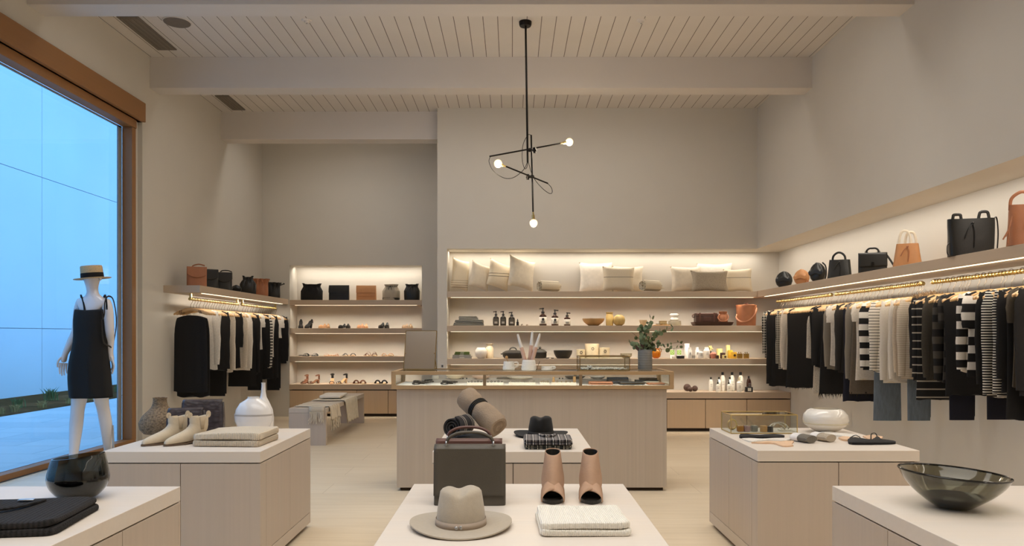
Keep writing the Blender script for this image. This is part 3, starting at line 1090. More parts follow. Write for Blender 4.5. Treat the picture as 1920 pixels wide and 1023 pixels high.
right = [
    (1423, 'shirt', 'long-sleeved black and white gingham shirt, furthest garment on the longer rail', GING, 671, {}),
    (1437, 'cardigan', 'long black knit hanging right in front of the furthest gingham shirt', BK2, 723, {}),
    (1455, 'shirt', 'small-checked black and white shirt behind the narrow cream knit', GING2, 690, {}),
    (1463, 'sweater', 'narrow cream long-sleeved knit between gingham shirt and black dress', CREAM, 692, {}),
    (1474, 'dress_top', 'black sleeveless dress with tulle hem at the far end of the longer rail', BK, 726, dict(w=.2, hem=.22)),
    (1480, 'skirt', 'sheer black tulle skirt hanging under the sleeveless black dress', BK2, 722, dict(fringe=FRAY, hw=.17)),
    (1511, 'cami', 'white dotted camisole top on thin straps beside the black dress', DOT, 672, {}),
    (1516, 'vest', 'plain black sleeveless top half hidden by the dotted camisole', BK, 685, {}),
    (1527, 'sweater', 'near-black long-sleeved sweater just in front of the dotted camisole', BK2, 688, {}),
    (1529, 'skirt', 'white pinprick-dotted skirt below the near-black sweater', DOT, 737, dict(hw=.175, hem=.19)),
    (1538, 'skirt', 'black skirt with frayed hem under the grey cardigan', BK2, 738, dict(fringe=FRAY, hw=.18)),
    (1545, 'cardigan', 'mid-grey ribbed cardigan between black sweater and white tee', GREY, 692, {}),
    (1552, 'tee', 'white short-sleeved tee in front of the grey ribbed cardigan', IVORY, 685, {}),
    (1567, 'sweater', 'charcoal sweater between the white tee and the navy dress', CHAR, 697, {}),
    (1578, 'dress_top', 'long navy sleeveless dress beside the pale grey sweater', NAVY, 751, dict(w=.2, hem=.2)),
    (1585, 'sweater', 'pale grey ribbed sweater just in front of the navy dress', GREY, 713, {}),
    (1597, 'skirt', 'grey-brown wool skirt with black frayed edge under the ivory tee', BROWN, 738, dict(fringe=FRAY, hw=.18, hem=.21)),
    (1599, 'tee', 'ivory tee with turned short sleeves beside the wide striped sweater', IVORY, 711, {}),
    (1613, 'sweater', 'white sweater with three broad black bands, first banded one from the far end', W_BW, 693, {}),
    (1632, 'sweater', 'white sweater with thin black pinstripes next to the ivory wool sweater', T_WB, 697, {}),
    (1638, 'skirt', 'faded blue denim skirt hanging below the ivory wool sweater', DENIM, 788, dict(hw=.135, hem=.135)),
    (1651, 'sweater', 'thick ivory wool sweater beside the pinstriped white sweater', WKN, 716, {}),
    (1666, 'sweater', 'second thick ivory sweater, in front of the first ivory wool one', WKN, 714, {}),
    (1675, 'cardigan', 'oatmeal cardigan between the ivory sweater and the fine-striped beige one', BEIGE, 704, {}),
    (1683, 'sweater', 'beige fine-striped sweater beside the fur-collared coat', F_BE, 709, {}),
    (1694, 'coat', 'black coat with fluffy brown fur collar on the longer rail', BK2, 712, dict(collar='fur')),
    (1701, 'sweater', 'black sweater with widely spaced thin white lines beside the fur collar', S_BW, 711, {}),
    (1712, 'jeans', 'dark blue jeans folded over a hanger below the black lined sweater', DENIM, 788, {}),
    (1716, 'dress_top', 'longer black dress with white lined hem behind the olive sweater', S_BW, 748, dict(hem=.2)),
    (1728, 'sweater', 'dark olive long-sleeved sweater between lined black and grey-banded knits', OLIVE, 712, {}),
    (1751, 'sweater', 'sweater with broad black and grey bands beside the olive sweater', W_GK, 716, {}),
    (1761, 'tee', 'short-sleeved charcoal and black banded top in front of grey-banded sweater', W_GK2, 716, dict(sleeve=.26)),
    (1768, 'vest', 'plain black top showing below the charcoal banded tee', BK, 740, {}),
    (1783, 'trousers', 'dark navy trousers folded over a hanger under the banded tees', NAVY, 787, {}),
    (1791, 'sweater', 'black and white broad-banded sweater behind the matching tee', W_BW, 697, {}),
    (1804, 'tee', 'black and white broad-banded tee with black sleeves, nearest banded one', W_BW2, 704, dict(sleeve=.3)),
    (1831, 'cardigan', 'black cardigan between the banded tee and the pinstriped sweater', BK, 728, {}),
    (1843, 'sweater', 'long black and white pinstriped sweater near the end of the view', T_BW, 744, {}),
    (1850, 'trousers', 'navy trousers folded on a hanger below the pinstriped sweaters', NAVY, 786, {}),
    (1862, 'sweater', 'second black and white pinstriped sweater, in front of the first', T_BW, 742, {}),
    (1869, 'coat', 'plain black jacket beside the second pinstriped sweater', BK2, 736, {}),
    (1883, 'dress_top', 'long plain black dress behind the faded olive tee', BK, 786, dict(hem=.2)),
    (1890, 'tee', 'faded olive short-sleeved tee near the frame edge of the longer rail', OLIVE_D, 725, dict(sleeve=.27)),
    (1906, 'cardigan', 'black cardigan hanging next to the faded olive tee, cut by the frame', BK2, 740, {}),
    (1914, 'jeans', 'blue jeans at the frame edge on the longer rail', DENIM, 808, {}),
]
hang(rails_r, RX, 1, RZ, right, 'longer clothes rail')
left = [
    (390, 'dress', 'black slip dress facing the room, nearest garment on the shorter rail', BK, 735, dict(w=.195, hem=.205)),
    (396, 'dress', 'longer black dress right behind the first slip dress', BK2, 743, dict(w=.195)),
    (412, 'shirt', 'white long-sleeved blouse behind the black dresses', WHT, 692, {}),
    (417, 'vest', 'ivory sleeveless top behind the white blouse', IVORY, 669, {}),
    (425, 'trousers', 'black trousers folded on a hanger under the first black sweater', BK, 742, {}),
    (430, 'sweater', 'black sweater between ivory top and cream cardigan', BK2, 694, {}),
    (440, 'cardigan', 'cream cardigan between two black tops on the shorter rail', CREAM, 697, {}),
    (455, 'shirt', 'black top with three-quarter sleeves behind the cream cardigan', BK, 690, dict(sleeve=.5)),
    (463, 'sweater', 'cream long-sleeved knit behind the three-quarter sleeved black top', CREAM, 690, {}),
    (472, 'sweater', 'white long knit in the middle of the shorter rail', WHT, 693, {}),
    (476, 'skirt', 'black skirt below the cream and white knits of the shorter rail', BK, 724, dict(hw=.19, hem=.205)),
    (488, 'cardigan', 'black cardigan behind the white long knit', BK2, 702, {}),
    (492, 'trousers', 'black trousers folded on a hanger behind the black skirt', BK, 731, {}),
    (496, 'tee', 'small white tee behind the black cardigan', WHT, 654, {}),
    (505, 'sweater', 'black sweater just before the black-barred white one', BK, 691, {}),
    (511, 'sweater', 'white sweater with narrow black bars on the shorter rail', S_LEFT, 690, {}),
    (517, 'vest', 'plain white top behind the black-barred sweater', WHT, 668, {}),
    (521, 'sweater', 'black sweater near the alcove end, behind the plain white top', BK2, 710, {}),
    (526, 'trousers', 'black trousers folded on a hanger closest to the alcove', BK, 731, {}),
    (532, 'tee', 'tiny white tee beside the last black cardigan', WHT, 633, {}),
    (541, 'cardigan', 'black cardigan, last garment before the shoe alcove', BK2, 680, {}),
]
hang(rails_l, LX, -1, LZ, left, 'shorter clothes rail')
# ================================================================ leather, bags
def leather(name, col, rough=.42, var=.05, bump=.12, **k): return mat(name, col, rough, var=var, scale=14, bump=bump, bscale=260, **k)


LBLK = leather('black_leather', (24, 23, 20), .38)
LTAN = leather('tan_leather', (196, 138, 88), .5, .07)
LTANR = leather('warm_tan_leather', (168, 108, 72), .5, .08)
LBRN = leather('dark_brown_leather', (74, 46, 34), .45, .1)
LGREY = leather('slate_grey_leather', (78, 72, 62), .5)
LBURG = leather('burgundy_leather', (98, 66, 58), .5)
LTAUPE = leather('taupe_leather', (168, 156, 136), .5, .08)
LSUEDE = leather('black_suede', (22, 20, 19), .9, .1, .3)
LWHITE = leather('cream_handle_leather', (226, 214, 192), .5)


def strap(name, pts, w, m, t, th=.25, up=(0, 1, 0)):
    return MB().tube(spline(pts, 6), w, 8, flat=th, up=up).build(name, m, t)


def bag_tote(label, loc, rz, w0, w1, dp, h, m, name='tote_bag', handle=None, hm=None, tie=None, dip=.0, sag=0):
    t = thing(name, label, 'bag', loc, rz)
    n, rings = 6, []
    for i in range(n + 1):
        u = i / n
        r = sring(w0 + (w1 - w0) * u, dp * (1 - .45 * u), h * u, 36, 5 - 2 * u)
        if i == n:
            r = [Vector((p.x, p.y, p.z - dip * (1 - (2 * p.x / w1) ** 2))) for p in r]
        rings.append(r)
    inn = [[Vector((p.x * .95, p.y * .85, p.z - q)) for p in rings[-1]] for q in (.002, .05)]
    MB().loft(rings + inn).wob(.004 + sag, 9, h * 10).build('body', m, t)
    hm = hm or m
    for (x0, x1, hh, y) in handle or ():
        strap('handle', [(x0, y, h - .035), (x0 + .008, y, h + hh * .5), ((x0 + x1) / 2 - .02, y, h + hh), ((x0 + x1) / 2 + .02, y, h + hh), (x1 - .008, y, h + hh * .5), (x1, y, h - .035)], .011, hm, t, .3)
    if tie:
        g = MB()
        f = -dp / 2 * .62
        g.tube(spline([(0, f - .012, h * .86), (-.03, f - .02, h * .7), (-.055, f - .026, h * .45)], 5), .004, 6)
        g.tube(spline([(0, f - .012, h * .86), (.012, f - .02, h * .6), (.004, f - .028, h * .2)], 5), .004, 6)
        g.ball((0, f - .012, h * .86), .01, seg=8, rows=6)
        g.build('tie', tie, t)
    return t


def bag_bucket(label, loc, rz, w, dp, h, m, name='bucket_bag', base_m=None, gather=.75, top=None, strap_m=None, knots=True, ears=0):
    """drawstring bag: flat base, belly, gathered frilled mouth"""
    t = thing(name, label, 'bag', loc, rz)
    prof = [(0, .94), (.06, .99), (.3, 1.0), (.58, (.94 + gather * .06)), (.75, .45 + .5 * gather), (.85, gather), (.93, gather * 1.05), (1.0, gather * 1.14)]
    rings = []
    for u, q in prof:
        fold = .0 if u < .5 else .012 * (u - .5) / .36
        r = []
        for k, p in enumerate(sring(w * q, dp * q, h * u, 48, 2.8)):
            a = 2 * pi * k / 48
            s = 1 + fold / (w / 2) * sin(a * 11) * 1.6
            zz = p.z + (ears * abs(cos(a)) ** 3 if u > .9 else 0)
            r.append(Vector((p.x * s, p.y * s, zz)))
        rings.append(r)
    rings.append([Vector((p.x * .85, p.y * .8, p.z - .03)) for p in rings[-1]])
    MB().loft(rings).wob(.005, 8, w * 7).build('body', m, t)
    if base_m:
        MB().loft([sring(w * q + .004, dp * q + .004, z, 40, 2.8) for q, z in ((.92, 0), (.985, h * .05), (1.0, h * .16))]).build('base', base_m, t)
    sm = strap_m or m
    if knots:
        f = -dp * gather / 2
        g = MB()
        g.tube([(w * gather * .54 * cos(a), dp * gather * .56 * sin(a), h * .865) for a in (2 * pi * k / 28 for k in range(29))], .004, 6)
        g.build('drawstring', sm, t)
        g = MB()
        g.ball((0, f - .012, h * .865), .011, seg=8, rows=6)
        for s in (-1, 1):
            g.tube(spline([(0, f - .012, h * .865), (s * .02, f - .022, h * .78), (s * .028, f - .024, h * .62)], 5), .0045, 6)
        g.build('knot', sm, t)
    return t


def bag_flap(label, loc, rz, w, dp, h, m, name='satchel', flap=.6, handle=None, clasp=None, shoulder=None, taper=1.0, side=None, e=7, cut=0.0, hm=None):
    """structured bag: rounded box body, a flap that folds over the top and down the front"""
    t = thing(name, label, 'bag', loc, rz)
    rings = [sring(w * (1.0 + (taper - 1) * u), dp * (1 - .35 * u), h * u * .985, 40, e) for u in (0, .03, .3, .6, .9, 1)]
    MB().loft(rings).build('body', m, t, bev=.002)
    wt = w * taper
    g = MB()

    def fl(u, v):
        x = (u - .5) * (wt - .001)
        y = -dp * (1 - .35) / 2
        bk = dp * .65 / 2
        L = v * (bk * 2 + flap * h + .02)
        if L < bk * 2 + .004:
            return Vector((x, bk + .004 - L, h + .006 * sin(pi * min(1, L / (2 * bk)))))
        q = L - bk * 2 - .004
        q2 = q * (1 - cut * abs(2 * u - 1) ** 2)
        return Vector((x, y - .005 - q2 * dp * .17 / h * 1.05, h + .002 - q2))
    fo = g.grid(fl, 14, 18).build('flap', side or m, t, solid=.005)
    hm = hm or m
    if handle:
        hw, hh = handle
        hd = strap('handle', [(-hw, 0, h), (-hw + .004, 0, h + hh * .55), (-hw * .55, 0, h + hh * .95), (0, 0, h + hh), (hw * .55, 0, h + hh * .95), (hw - .004, 0, h + hh * .55), (hw, 0, h)], .009, hm, t, .7)
        for s in (-1, 1):
            MB().tube([(s * hw + .013 * cos(a), 0, h + .012 + .013 * sin(a)) for a in (2 * pi * k / 14 for k in range(15))], .003, 6).build('ring', STEEL, hd)
    if clasp:
        B(-.012, .012, -dp * .5 - .02, -dp * .34, h * (1 - flap) - .012, h * (1 - flap) + .03).build('clasp', clasp, fo, bev=.003)
    if shoulder:
        strap('shoulder_strap', [(wt / 2 - .004, 0, h * .9), (wt / 2 + .03, -.01, h * .6), (wt / 2 + .07, -.03, h * .2), (wt / 2 + .09, -.05, .008)], .009, hm, t, .35)
    return t


def bag_clutch(label, loc, rz, w, h, dp, m, flap=.35):
    t = thing('clutch_bag', label, 'bag', loc, rz)
    MB().loft([sring(w, dp, 0, 36, 9), sring(w, dp * .95, h * .5, 36, 9), sring(w * .99, dp * .4, h, 36, 9)]).build('body', m, t, bev=.002)
    MB().loft([sring(w + .004, .006, z, 24, 9, 0, y) for z, y in ((h * (1 - flap) - .14 * h, -dp * .5 - .004), (h * .8, -dp * .42), (h + .003, -dp * .15))]).build('flap', m, t)
    B(-w / 2 + .004, w / 2 - .004, -dp * .5 - .009, -dp * .5 - .003, h * .28, h * .305).build('flap_edge', m, t)
    return t


def bag_moon(label, loc, rz, w, h, dp, m, tassel=None, strap_=False):
    """half-moon bag standing on its rounded edge with an overlapping flap"""
    t = thing('half_moon_bag', label, 'bag', loc, rz)
    prof = [(.0, .30, .55), (.06, .60, .8), (.2, .86, .95), (.4, 1.0, 1.0), (.6, .97, .9), (.78, .80, .72), (.9, .56, .55), (.98, .28, .4), (1.0, .12, .25)]
    MB().loft([sring(w * a_, dp * b_, h * u, 32, 2.4) for u, a_, b_ in prof]).build('body', m, t)

    def fl(u, v):
        a_ = (u - .5) * pi
        x = sin(a_) * w * .45 * (.62 + .38 * v)
        zt = h * (1.01 - .30 * abs(sin(a_)) ** 1.6)
        z = zt - v * h * .60 * max(.12, cos(a_)) ** .5
        return Vector((x * .99, -dp * (.16 + .42 * min(1, v * 1.5 + .1)) - .004, z))
    g = MB()
    g.grid(fl, 14, 10).build('flap', m, t, solid=.004)
    if tassel:
        gg = MB()
        for j in range(9):
            gg.tube([(w * .42, -dp * .4, h * .3), (w * .44 + R.uniform(0, .06), -dp * .5 - R.uniform(0, .04), .004)], .004, 5)
        gg.build('tassel', tassel, t)
    if strap_:
        strap('shoulder_strap', [(w * .3, 0, h), (w * .5, .0, h * .8), (w * .56, -.01, h * .4), (w * .5, -.03, .006)], .008, m, t, .4)
    return t


# ---- on the longer shelf (top 1.945), from the corner towards the camera
SZ = 1.945


def sloc(x, X=3.53): return (X, X * F / (x - 960.0), SZ)


bag_moon('small black half-moon bag in the corner end of the longer shelf', sloc(1470), -30, .21, .215, .12, LBLK)
bag_moon('small tan half-moon bag with tassels on the longer shelf', sloc(1503), -38, .185, .19, .10, LTAN, LTANR)
bag_moon('upright black pouch bag beside the small tan half-moon bag', sloc(1533), -42, .18, .225, .12, LBLK, strap_=True)
bag_tote('black tapered tote with one crossed strap handle on the longer shelf', sloc(1574), -25, .245, .205, .12, .20, LBLK, handle=[(-.07, .06, .075, 0)], tie=LBLK)
bag_flap('black structured satchel with top handle and trailing strap on the longer shelf', sloc(1636), -22, .255, .10, .19, LBLK, flap=.62, handle=(.055, .05), clasp=BLACK_M, shoulder=True)
bag_tote('tan tapered tote with cream handles on the longer shelf', sloc(1701), -25, .235, .175, .12, .205, LTAN, handle=[(-.07, .03, .11, -.01), (-.02, .075, .10, .02)], hm=LWHITE, tie=LTANR)
t = bag_tote('large black drawstring tote with side straps, biggest bag on the longer shelf', sloc(1820), -14, .305, .325, .13, .285, LBLK, handle=[(-.13, -.06, .035, 0), (.05, .13, .05, 0)], tie=LBLK)
strap('shoulder_strap', [(.15, 0, .27), (.175, .0, .29), (.185, -.005, .18), (.178, -.01, .05)], .011, LBLK, t, .35, up=(1, 0, 0))
strap('side_strap', [(-.155, -.02, .10), (-.168, -.02, .08), (-.172, -.03, .03), (-.165, -.035, .004)], .008, LBLK, t, .4, up=(1, 0, 0))
t = bag_tote('tall warm tan tote with looped handle and ties at the frame edge', sloc(1931), -14, .26, .25, .14, .28, LTANR, handle=[(-.12, .03, .085, 0)], tie=LTANR)
g = MB()
for q in ((-.185, .03), (-.155, .0), (-.17, .05)):
    g.tube(spline([(-.125, -.05, .20), (-.145, -.06, .12), (q[0], -.065, q[1] + .01)], 5), .005, 6)
g.build('tie_ends', LTANR, t)
# ---- on the shorter shelf (top 1.92)


def lloc(x, X=-3.80): return (X, X * F / (x - 960.0), 1.92)


t = bag_flap('warm tan flap backpack with rolled handle, first on the shorter shelf', lloc(369, -3.82), 24, .225, .12, .235, LTANR, name='backpack', flap=.5, e=4, cut=.35)
strap('handle', [(-.06, .03, .235), (-.03, .03, .262), (.03, .03, .275), (.09, .02, .26)], .008, LTANR, t, .5)
t = bag_flap('black flap backpack tucked behind the tan backpack', lloc(393, -3.80), 30, .20, .10, .235, LBLK, name='backpack', flap=.5, e=4, cut=.3)
t = bag_flap('black flap backpack standing alone with its handle raised', lloc(420), 26, .20, .12, .235, LBLK, name='backpack', flap=.5, e=4, cut=.35)
strap('handle', [(-.05, .03, .235), (-.02, .03, .265), (.05, .02, .268), (.10, .01, .25)], .007, LBLK, t, .5)
bag_moon('small black rounded pouch lying low beside the gathered black bag', lloc(443, -3.84), 15, .14, .11, .08, LBLK)
bag_bucket('black gathered drawstring bag between the low pouch and tan bucket', lloc(465), 20, .225, .15, .25, LBLK, gather=.5, ears=.02)
bag_bucket('warm tan leather bucket bag on the shorter shelf', lloc(490), 20, .20, .15, .265, LTANR, gather=.9)
t = bag_bucket('black bucket bag with knotted ties, last on the shorter shelf', lloc(514, -3.82), 20, .185, .14, .255, LBLK, gather=.9)
g = MB()
g.tube(spline([(.08, 0, .21), (.12, -.01, .225), (.155, -.02, .24)], 5), .008, 6).ball((.15, -.02, .238), .014, seg=8, rows=6)
g.tube(spline([(-.08, 0, .24), (-.085, -.01, .28), (-.07, -.02, .30)], 5), .006, 6)
g.build('strap_end', LBLK, t)
# ---- alcove, top shelf
AZ = 1.909


def aloc(x, z, d=12.43): return (PX(x, d), d, z)


bag_bucket('slouchy black suede drawstring bag on the alcove top shelf', aloc(584.5, AZ), 4, .36, .2, .265, LSUEDE, gather=.70, ears=.02)
bag_clutch('black leather fold-over clutch on the alcove top shelf', aloc(636, AZ), 0, .335, .25, .07, LBLK)
bag_clutch('tan leather fold-over clutch on the alcove top shelf', aloc(687, AZ), 0, .325, .245, .07, LTAN)
bag_bucket('taupe drawstring bucket bag with black base on the alcove top shelf', aloc(733.5, AZ), -4, .285, .2, .265, LTAUPE, base_m=LBLK, gather=.62, strap_m=LBLK)
bag_bucket('plain black drawstring bucket bag at the counter end of the alcove top shelf', aloc(772.5, AZ), 0, .26, .18, .265, LBLK, gather=.66, ears=.012)

# ================================================================ shoes
def foot_w(u):            # half width along the foot, u=0 toe, 1 heel
    return .042 * (1 - (1 - u) ** 6) ** .5 * (1 - .35 * max(0, min(1, (u - .35) / .25)) + .08 * max(0, (u - .65)) * 2) * (1 if u < .93 else .8)


def hgt(u, heel): return heel * max(0, min(1, (u - .28) / .5)) ** 1.3


def sole_mesh(heel, L=.24, th=.006, tw=1.0, pt=0):
    rings = []
    for i in range(17):
        u = i / 16
        w = max(.006, foot_w(u)) * tw * (1 if not pt else (min(1, .25 + u * 2.6) if u < .3 else 1))
        y, z = -L / 2 + L * u, hgt(u, heel) + .001
        rings.append([Vector((-w, y, z)), Vector((w, y, z)), Vector((w, y, z + th)), Vector((-w, y, z + th))])
    return MB().loft(rings)


def heel_mesh(heel, L=.24, block=.5):
    y = L / 2 - .03
    return MB().loft([sring(.022 + .02 * block, .02 + .03 * block, 0, 14, 3, 0, y + .004), sring(.05, .05, heel * .96, 14, 3, 0, y - .004)])


SHOE_N = {'pump': 'pump_shoe', 'flat': 'flat_shoe', 'sandal': 'sandal', 'heeled': 'heeled_sandal', 'slide': 'slide_sandal'}


def shoe(kind, label, loc, rz, m, heel=.008, pt=0, sm=None, group=None, L=.24, block=.5, bands=2):
    t = thing(SHOE_N[kind], label, 'shoe', loc, rz, group)
    sm = sm or m
    sole_mesh(heel, L, .008, 1.0, pt).build('sole', sm, t, smooth=False)
    if heel > .02:
        heel_mesh(heel, L, block).build('heel', sm, t)
    if kind in ('pump', 'flat'):
        rings = []
        for i in range(17):
            u = i / 16
            w = max(.006, foot_w(u)) * (1 if not pt else (min(1, .25 + u * 2.6) if u < .3 else 1)) * 1.02
            top = .022 + .03 * min(1, u / .33) if u < .36 else (.05 - .012 * sin(pi * (u - .36) / .6) + .012 * max(0, u - .7) / .3)
            y, z = -L / 2 + L * u, hgt(u, heel) + .008
            r = [Vector((w * cos(a) * (1 if sin(a) > 0 else 1), y, z + (top * abs(sin(a)) ** .8))) for a in (pi * k / 10 for k in range(11))]
            if u > .40 and u < .97:
                r = [Vector((p.x, p.y, min(p.z, z + top * .95) if abs(p.x) > w * .72 else z + .012)) for p in r]
            rings.append(r + [Vector((-w, y, z - .001)), Vector((w, y, z - .001))])
        MB().loft(rings).build('upper', m, t)
    else:
        def band(u, hh, r, nm='strap', lean=0):
            w = foot_w(u) + .003
            y, z = -L / 2 + L * u, hgt(u, heel) + .006
            pts = [(w * cos(a), y + lean * cos(a), z + hh * sin(a)) for a in (pi * k / 10 for k in range(11))]
            MB().tube(pts, r, 6, flat=.35, up=(0, .2, 1)).build(nm, m, t)
        if kind == 'slide':
            band(.22, .045, .02)
            band(.32, .055, .02)
        else:
            band(.20, .032, .008, lean=.02)
            if bands > 1:
                band(.27, .04, .008, lean=-.02)
            if kind == 'sandal' and bands > 2:
                band(.5, .06, .007, lean=.02)
        if kind == 'heeled':
            y, z = L / 2 - .03, hgt(.85, heel)
            MB().tube([(.03 * cos(a), y - .01 + .036 * sin(a), z + .075 + .008 * sin(a)) for a in (2 * pi * k / 16 for k in range(17))], .007, 6).build('ankle_strap', m, t)
            MB().loft([[Vector((x, y + .02 + .004 * q, z + zz)) for x, q in ((-.02, 0), (.02, 0), (.02, 1), (-.02, 1))] for zz in (.004, .085)]).build('heel_counter', m, t, smooth=False)
    return t


def pair(kind, words, x, z, d, m, gap=.094, splay=8, base=0, **k):
    X = PX(x, d)
    for s, nm in ((-1, 'left-hand'), (1, 'right-hand')):
        shoe(kind, nm + ' shoe of the ' + words, (X + s * gap / 2, d, z), base + s * splay, m, **k)


SUE = leather('nude_suede', (178, 138, 98), .85)
PNK = leather('blush_leather', (206, 158, 118), .5)
BRS = leather('cognac_sandal_leather', (120, 78, 52), .5)
SOLEC = leather('pale_sole', (196, 166, 128), .6)
z1, z2, z3, dd = 1.445, .985, .526, 12.42
pair('pump', 'high black pumps on the alcove shelf of pumps', 571, z1, dd, LSUEDE, heel=.085, pt=1, gap=.125, splay=-14, block=.15)
pair('flat', 'nude suede flats beside the high black pumps', 609, z1, dd, SUE, pt=1, gap=.10, splay=10)
pair('flat', 'black pointed flats between the nude suede and blush pairs', 646.5, z1, dd, LBLK, pt=1, gap=.11, splay=12)
pair('flat', 'blush leather flats in the middle of the pumps shelf', 680.5, z1, dd, PNK, pt=1, gap=.10, splay=8)
pair('pump', 'black low-heeled pumps beside the blush leather flats', 720, z1, dd, LBLK, heel=.03, pt=1, gap=.095, splay=6)
pair('flat', 'beige flats at the counter end of the pumps shelf', 764.5, z1, dd, leather('beige_leather', (176, 150, 120), .6), pt=1, gap=.095, splay=8)
pair('sandal', 'flat black slides lying angled on the alcove sandal shelf', 579, z2, dd, LBLK, gap=.15, splay=0, base=52, bands=2)
pair('sandal', 'pale blush thong sandals on the alcove sandal shelf', 621, z2, dd, PNK, gap=.11, splay=24, base=20, bands=1)
pair('sandal', 'black and pale strappy sandals on the alcove sandal shelf', 656.5, z2, dd, LBLK, sm=SOLEC, gap=.10, splay=14, bands=2)
pair('sandal', 'cognac strappy sandals with raised straps on the sandal shelf', 696.5, z2, dd, BRS, sm=SOLEC, gap=.10, splay=14, bands=3)
pair('sandal', 'light tan knotted sandals nearest the mirror on the sandal shelf', 728, z2, dd, PNK, sm=SOLEC, gap=.095, splay=10, bands=2)
pair('heeled', 'cognac ankle-strap heeled sandals on the alcove cabinet', 580, z3, dd, BRS, heel=.06, sm=BRS, gap=.15, splay=-14, base=-20)
pair('heeled', 'black ankle-strap heeled sandals on the alcove cabinet', 632, z3, dd, LBLK, sm=SUE, heel=.075, gap=.165, splay=-20, base=-10)
pair('slide', 'brown crossed slides on the alcove cabinet', 675.5, z3, dd, BRS, sm=SOLEC, gap=.10, splay=6)
pair('slide', 'black crossed slides on the alcove cabinet beside the counter', 715.5, z3, dd, LBLK, sm=SOLEC, gap=.10, splay=6)
# ================================================================ cushions and throws, back niche top shelf
def linen(name, col): return mat(name, col, .95, var=.06, scale=22, bump=.35, bscale=300)


LIN = linen('cream_linen', (220, 208, 187))
LINW = linen('white_linen', (234, 226, 212))
LING = weave('oatmeal_boucle', (186, 172, 150), 150, .6, .95, .5)
LINL = stripes('cream_linen_dark_line', (220, 206, 180), [(10, .0006, -.0205, (70, 58, 44))])
LINL2 = stripes('cream_linen_two_lines', (218, 204, 178), [(10, .0007, -.0225, (70, 58, 44)), (10, .0007, -.0265, (80, 66, 50))])
LINS = stripes('cream_linen_low_stripes', (220, 206, 180), [(.032, .14, 0, (120, 104, 80))], zone=(.04, .17))


def pillow(label, x, d, w, h, m, rz=0, lean=10, roll=0, th=.15, z=1.94, group=None):
    t = thing('cushion', label, 'cushion', (PX(x, d), d, z), rz, group)
    g = MB()
    n = 16
    for s in (-1, 1):
        def fn(u, v, s=s):
            a, b = 2 * u - 1, 2 * v - 1
            px = a * w / 2 * (1 - .10 * (1 - b * b) * abs(a) ** 2)
            pz = b * h / 2 * (1 - .10 * (1 - a * a) * abs(b) ** 2)
            k = max(0, (1 - a ** 4)) ** .5 * max(0, (1 - b ** 4)) ** .5
            return Vector((px, s * th / 2 * k, pz))
        g.grid(fn, n, n)
    g.wob(.006, 6, w * 20 + x)
    g.xf(Matrix.Rotation(radians(roll), 4, 'Y'))
    zmin = min(v.co.z for v in g.bm.verts)
    g.move(z=-zmin)
    g.xf(Matrix.Rotation(radians(-lean), 4, 'X'))
    zmin = min(v.co.z for v in g.bm.verts)
    g.move(z=-zmin)
    g.build('cover', m, t)
    return t


pillow('cream cushion with faint low stripes, against the partition end of the niche', 867, 10.54, .28, .47, LINS, 32, 14, 12, .10)
pillow('plain cream cushion second from the partition end', 904, 10.55, .32, .40, LIN, 34, 14, 17, .10)
pillow('cream cushion with two dark curved lines, third from the partition', 940, 10.58, .36, .42, LINL2, 34, 14, 18, .10)
pillow('large cream cushion with pointed corner beside the rolled throw', 982, 10.54, .43, .46, LIN, 32, 12, 13, .13)
pillow('white cushion leaning flat on the niche wall, centre of the shelf', 1117, 10.70, .48, .44, LINW, 0, 6, 0, .10)
pillow('small cream cushion with one dark seam line in front of two others', 1160, 10.50, .46, .35, LINL, 0, 8, 2, .11)
pillow('cream cushion half hidden behind the dark-seamed cushion', 1178, 10.68, .45, .39, LIN, 0, 8, 0, .10)
pillow('cream cushion at the start of the corner group of four', 1287, 10.64, .45, .38, LIN, 6, 8, 0, .11)
pillow('white cushion standing at the back of the corner group', 1340, 10.73, .52, .43, LINW, 0, 4, 0, .07)
pillow('oblong oatmeal woven cushion at the front of the corner group', 1331, 10.46, .53, .30, LING, 0, 8, 0, .11)
pillow('cream cushion with a dark line nearest the clothes rail corner', 1384, 10.60, .40, .34, LINL, -8, 8, -2, .12)


def roll_throw(label, loc, rz, L, r, m, edge, spiral=True, cat='throw', name='rolled_throw', fringe=False):
    """cloth rolled up: scroll end turned to -Y, axis along +Y"""
    t = thing(name, label, cat, loc, rz)
    turns, n = 3.2, 90
    th = r / turns * .5
    inner, outer = [], []
    for i in range(n + 1):
        a = 2 * pi * turns * i / n
        q = r * (.10 + .88 * i / n)
        inner.append((q * cos(a), q * sin(a)))
        outer.append(((q + th) * cos(a), (q + th) * sin(a)))
    g = MB()
    rings = []
    for (a, b), (c, e) in zip(inner, outer):
        rings.append([Vector((a, -L / 2, b)), Vector((c, -L / 2 - .004, e)), Vector((c * 1.0, L / 2, e)), Vector((a, L / 2, b))])
    g.loft(rings)
    g.move(z=r * 1.0 + th)
    g.wob(.004, 14, L)
    g.build('roll', m, t)
    if fringe:
        f = MB()
        for j in range(50):
            a = R.uniform(0, 2 * pi)
            q = R.uniform(.2, 1) * r
            p = Vector((q * cos(a), L / 2 - .005, r + th + q * sin(a)))
            f.tube([p, p + Vector((R.gauss(0, .01), R.uniform(.02, .06), -R.uniform(0, .03)))], [.004, .002], 4)
        f.build('fringe', m, t)
    return t


THROW = stripes('cream_throw_grey_lines', (214, 202, 178), [(.05, .1, 0, (110, 98, 80))], 'X')
roll_throw('rolled cream throw with grey lines next to the pointed cushion', (PX(1028, 10.52), 10.52, 1.94), -60, .30, .070, THROW, None, fringe=True)
roll_throw('rolled cream throw with spiral end beside the dark-seamed cushion', (PX(1219, 10.47), 10.47, 1.94), -56, .30, .072, THROW, None, fringe=True)

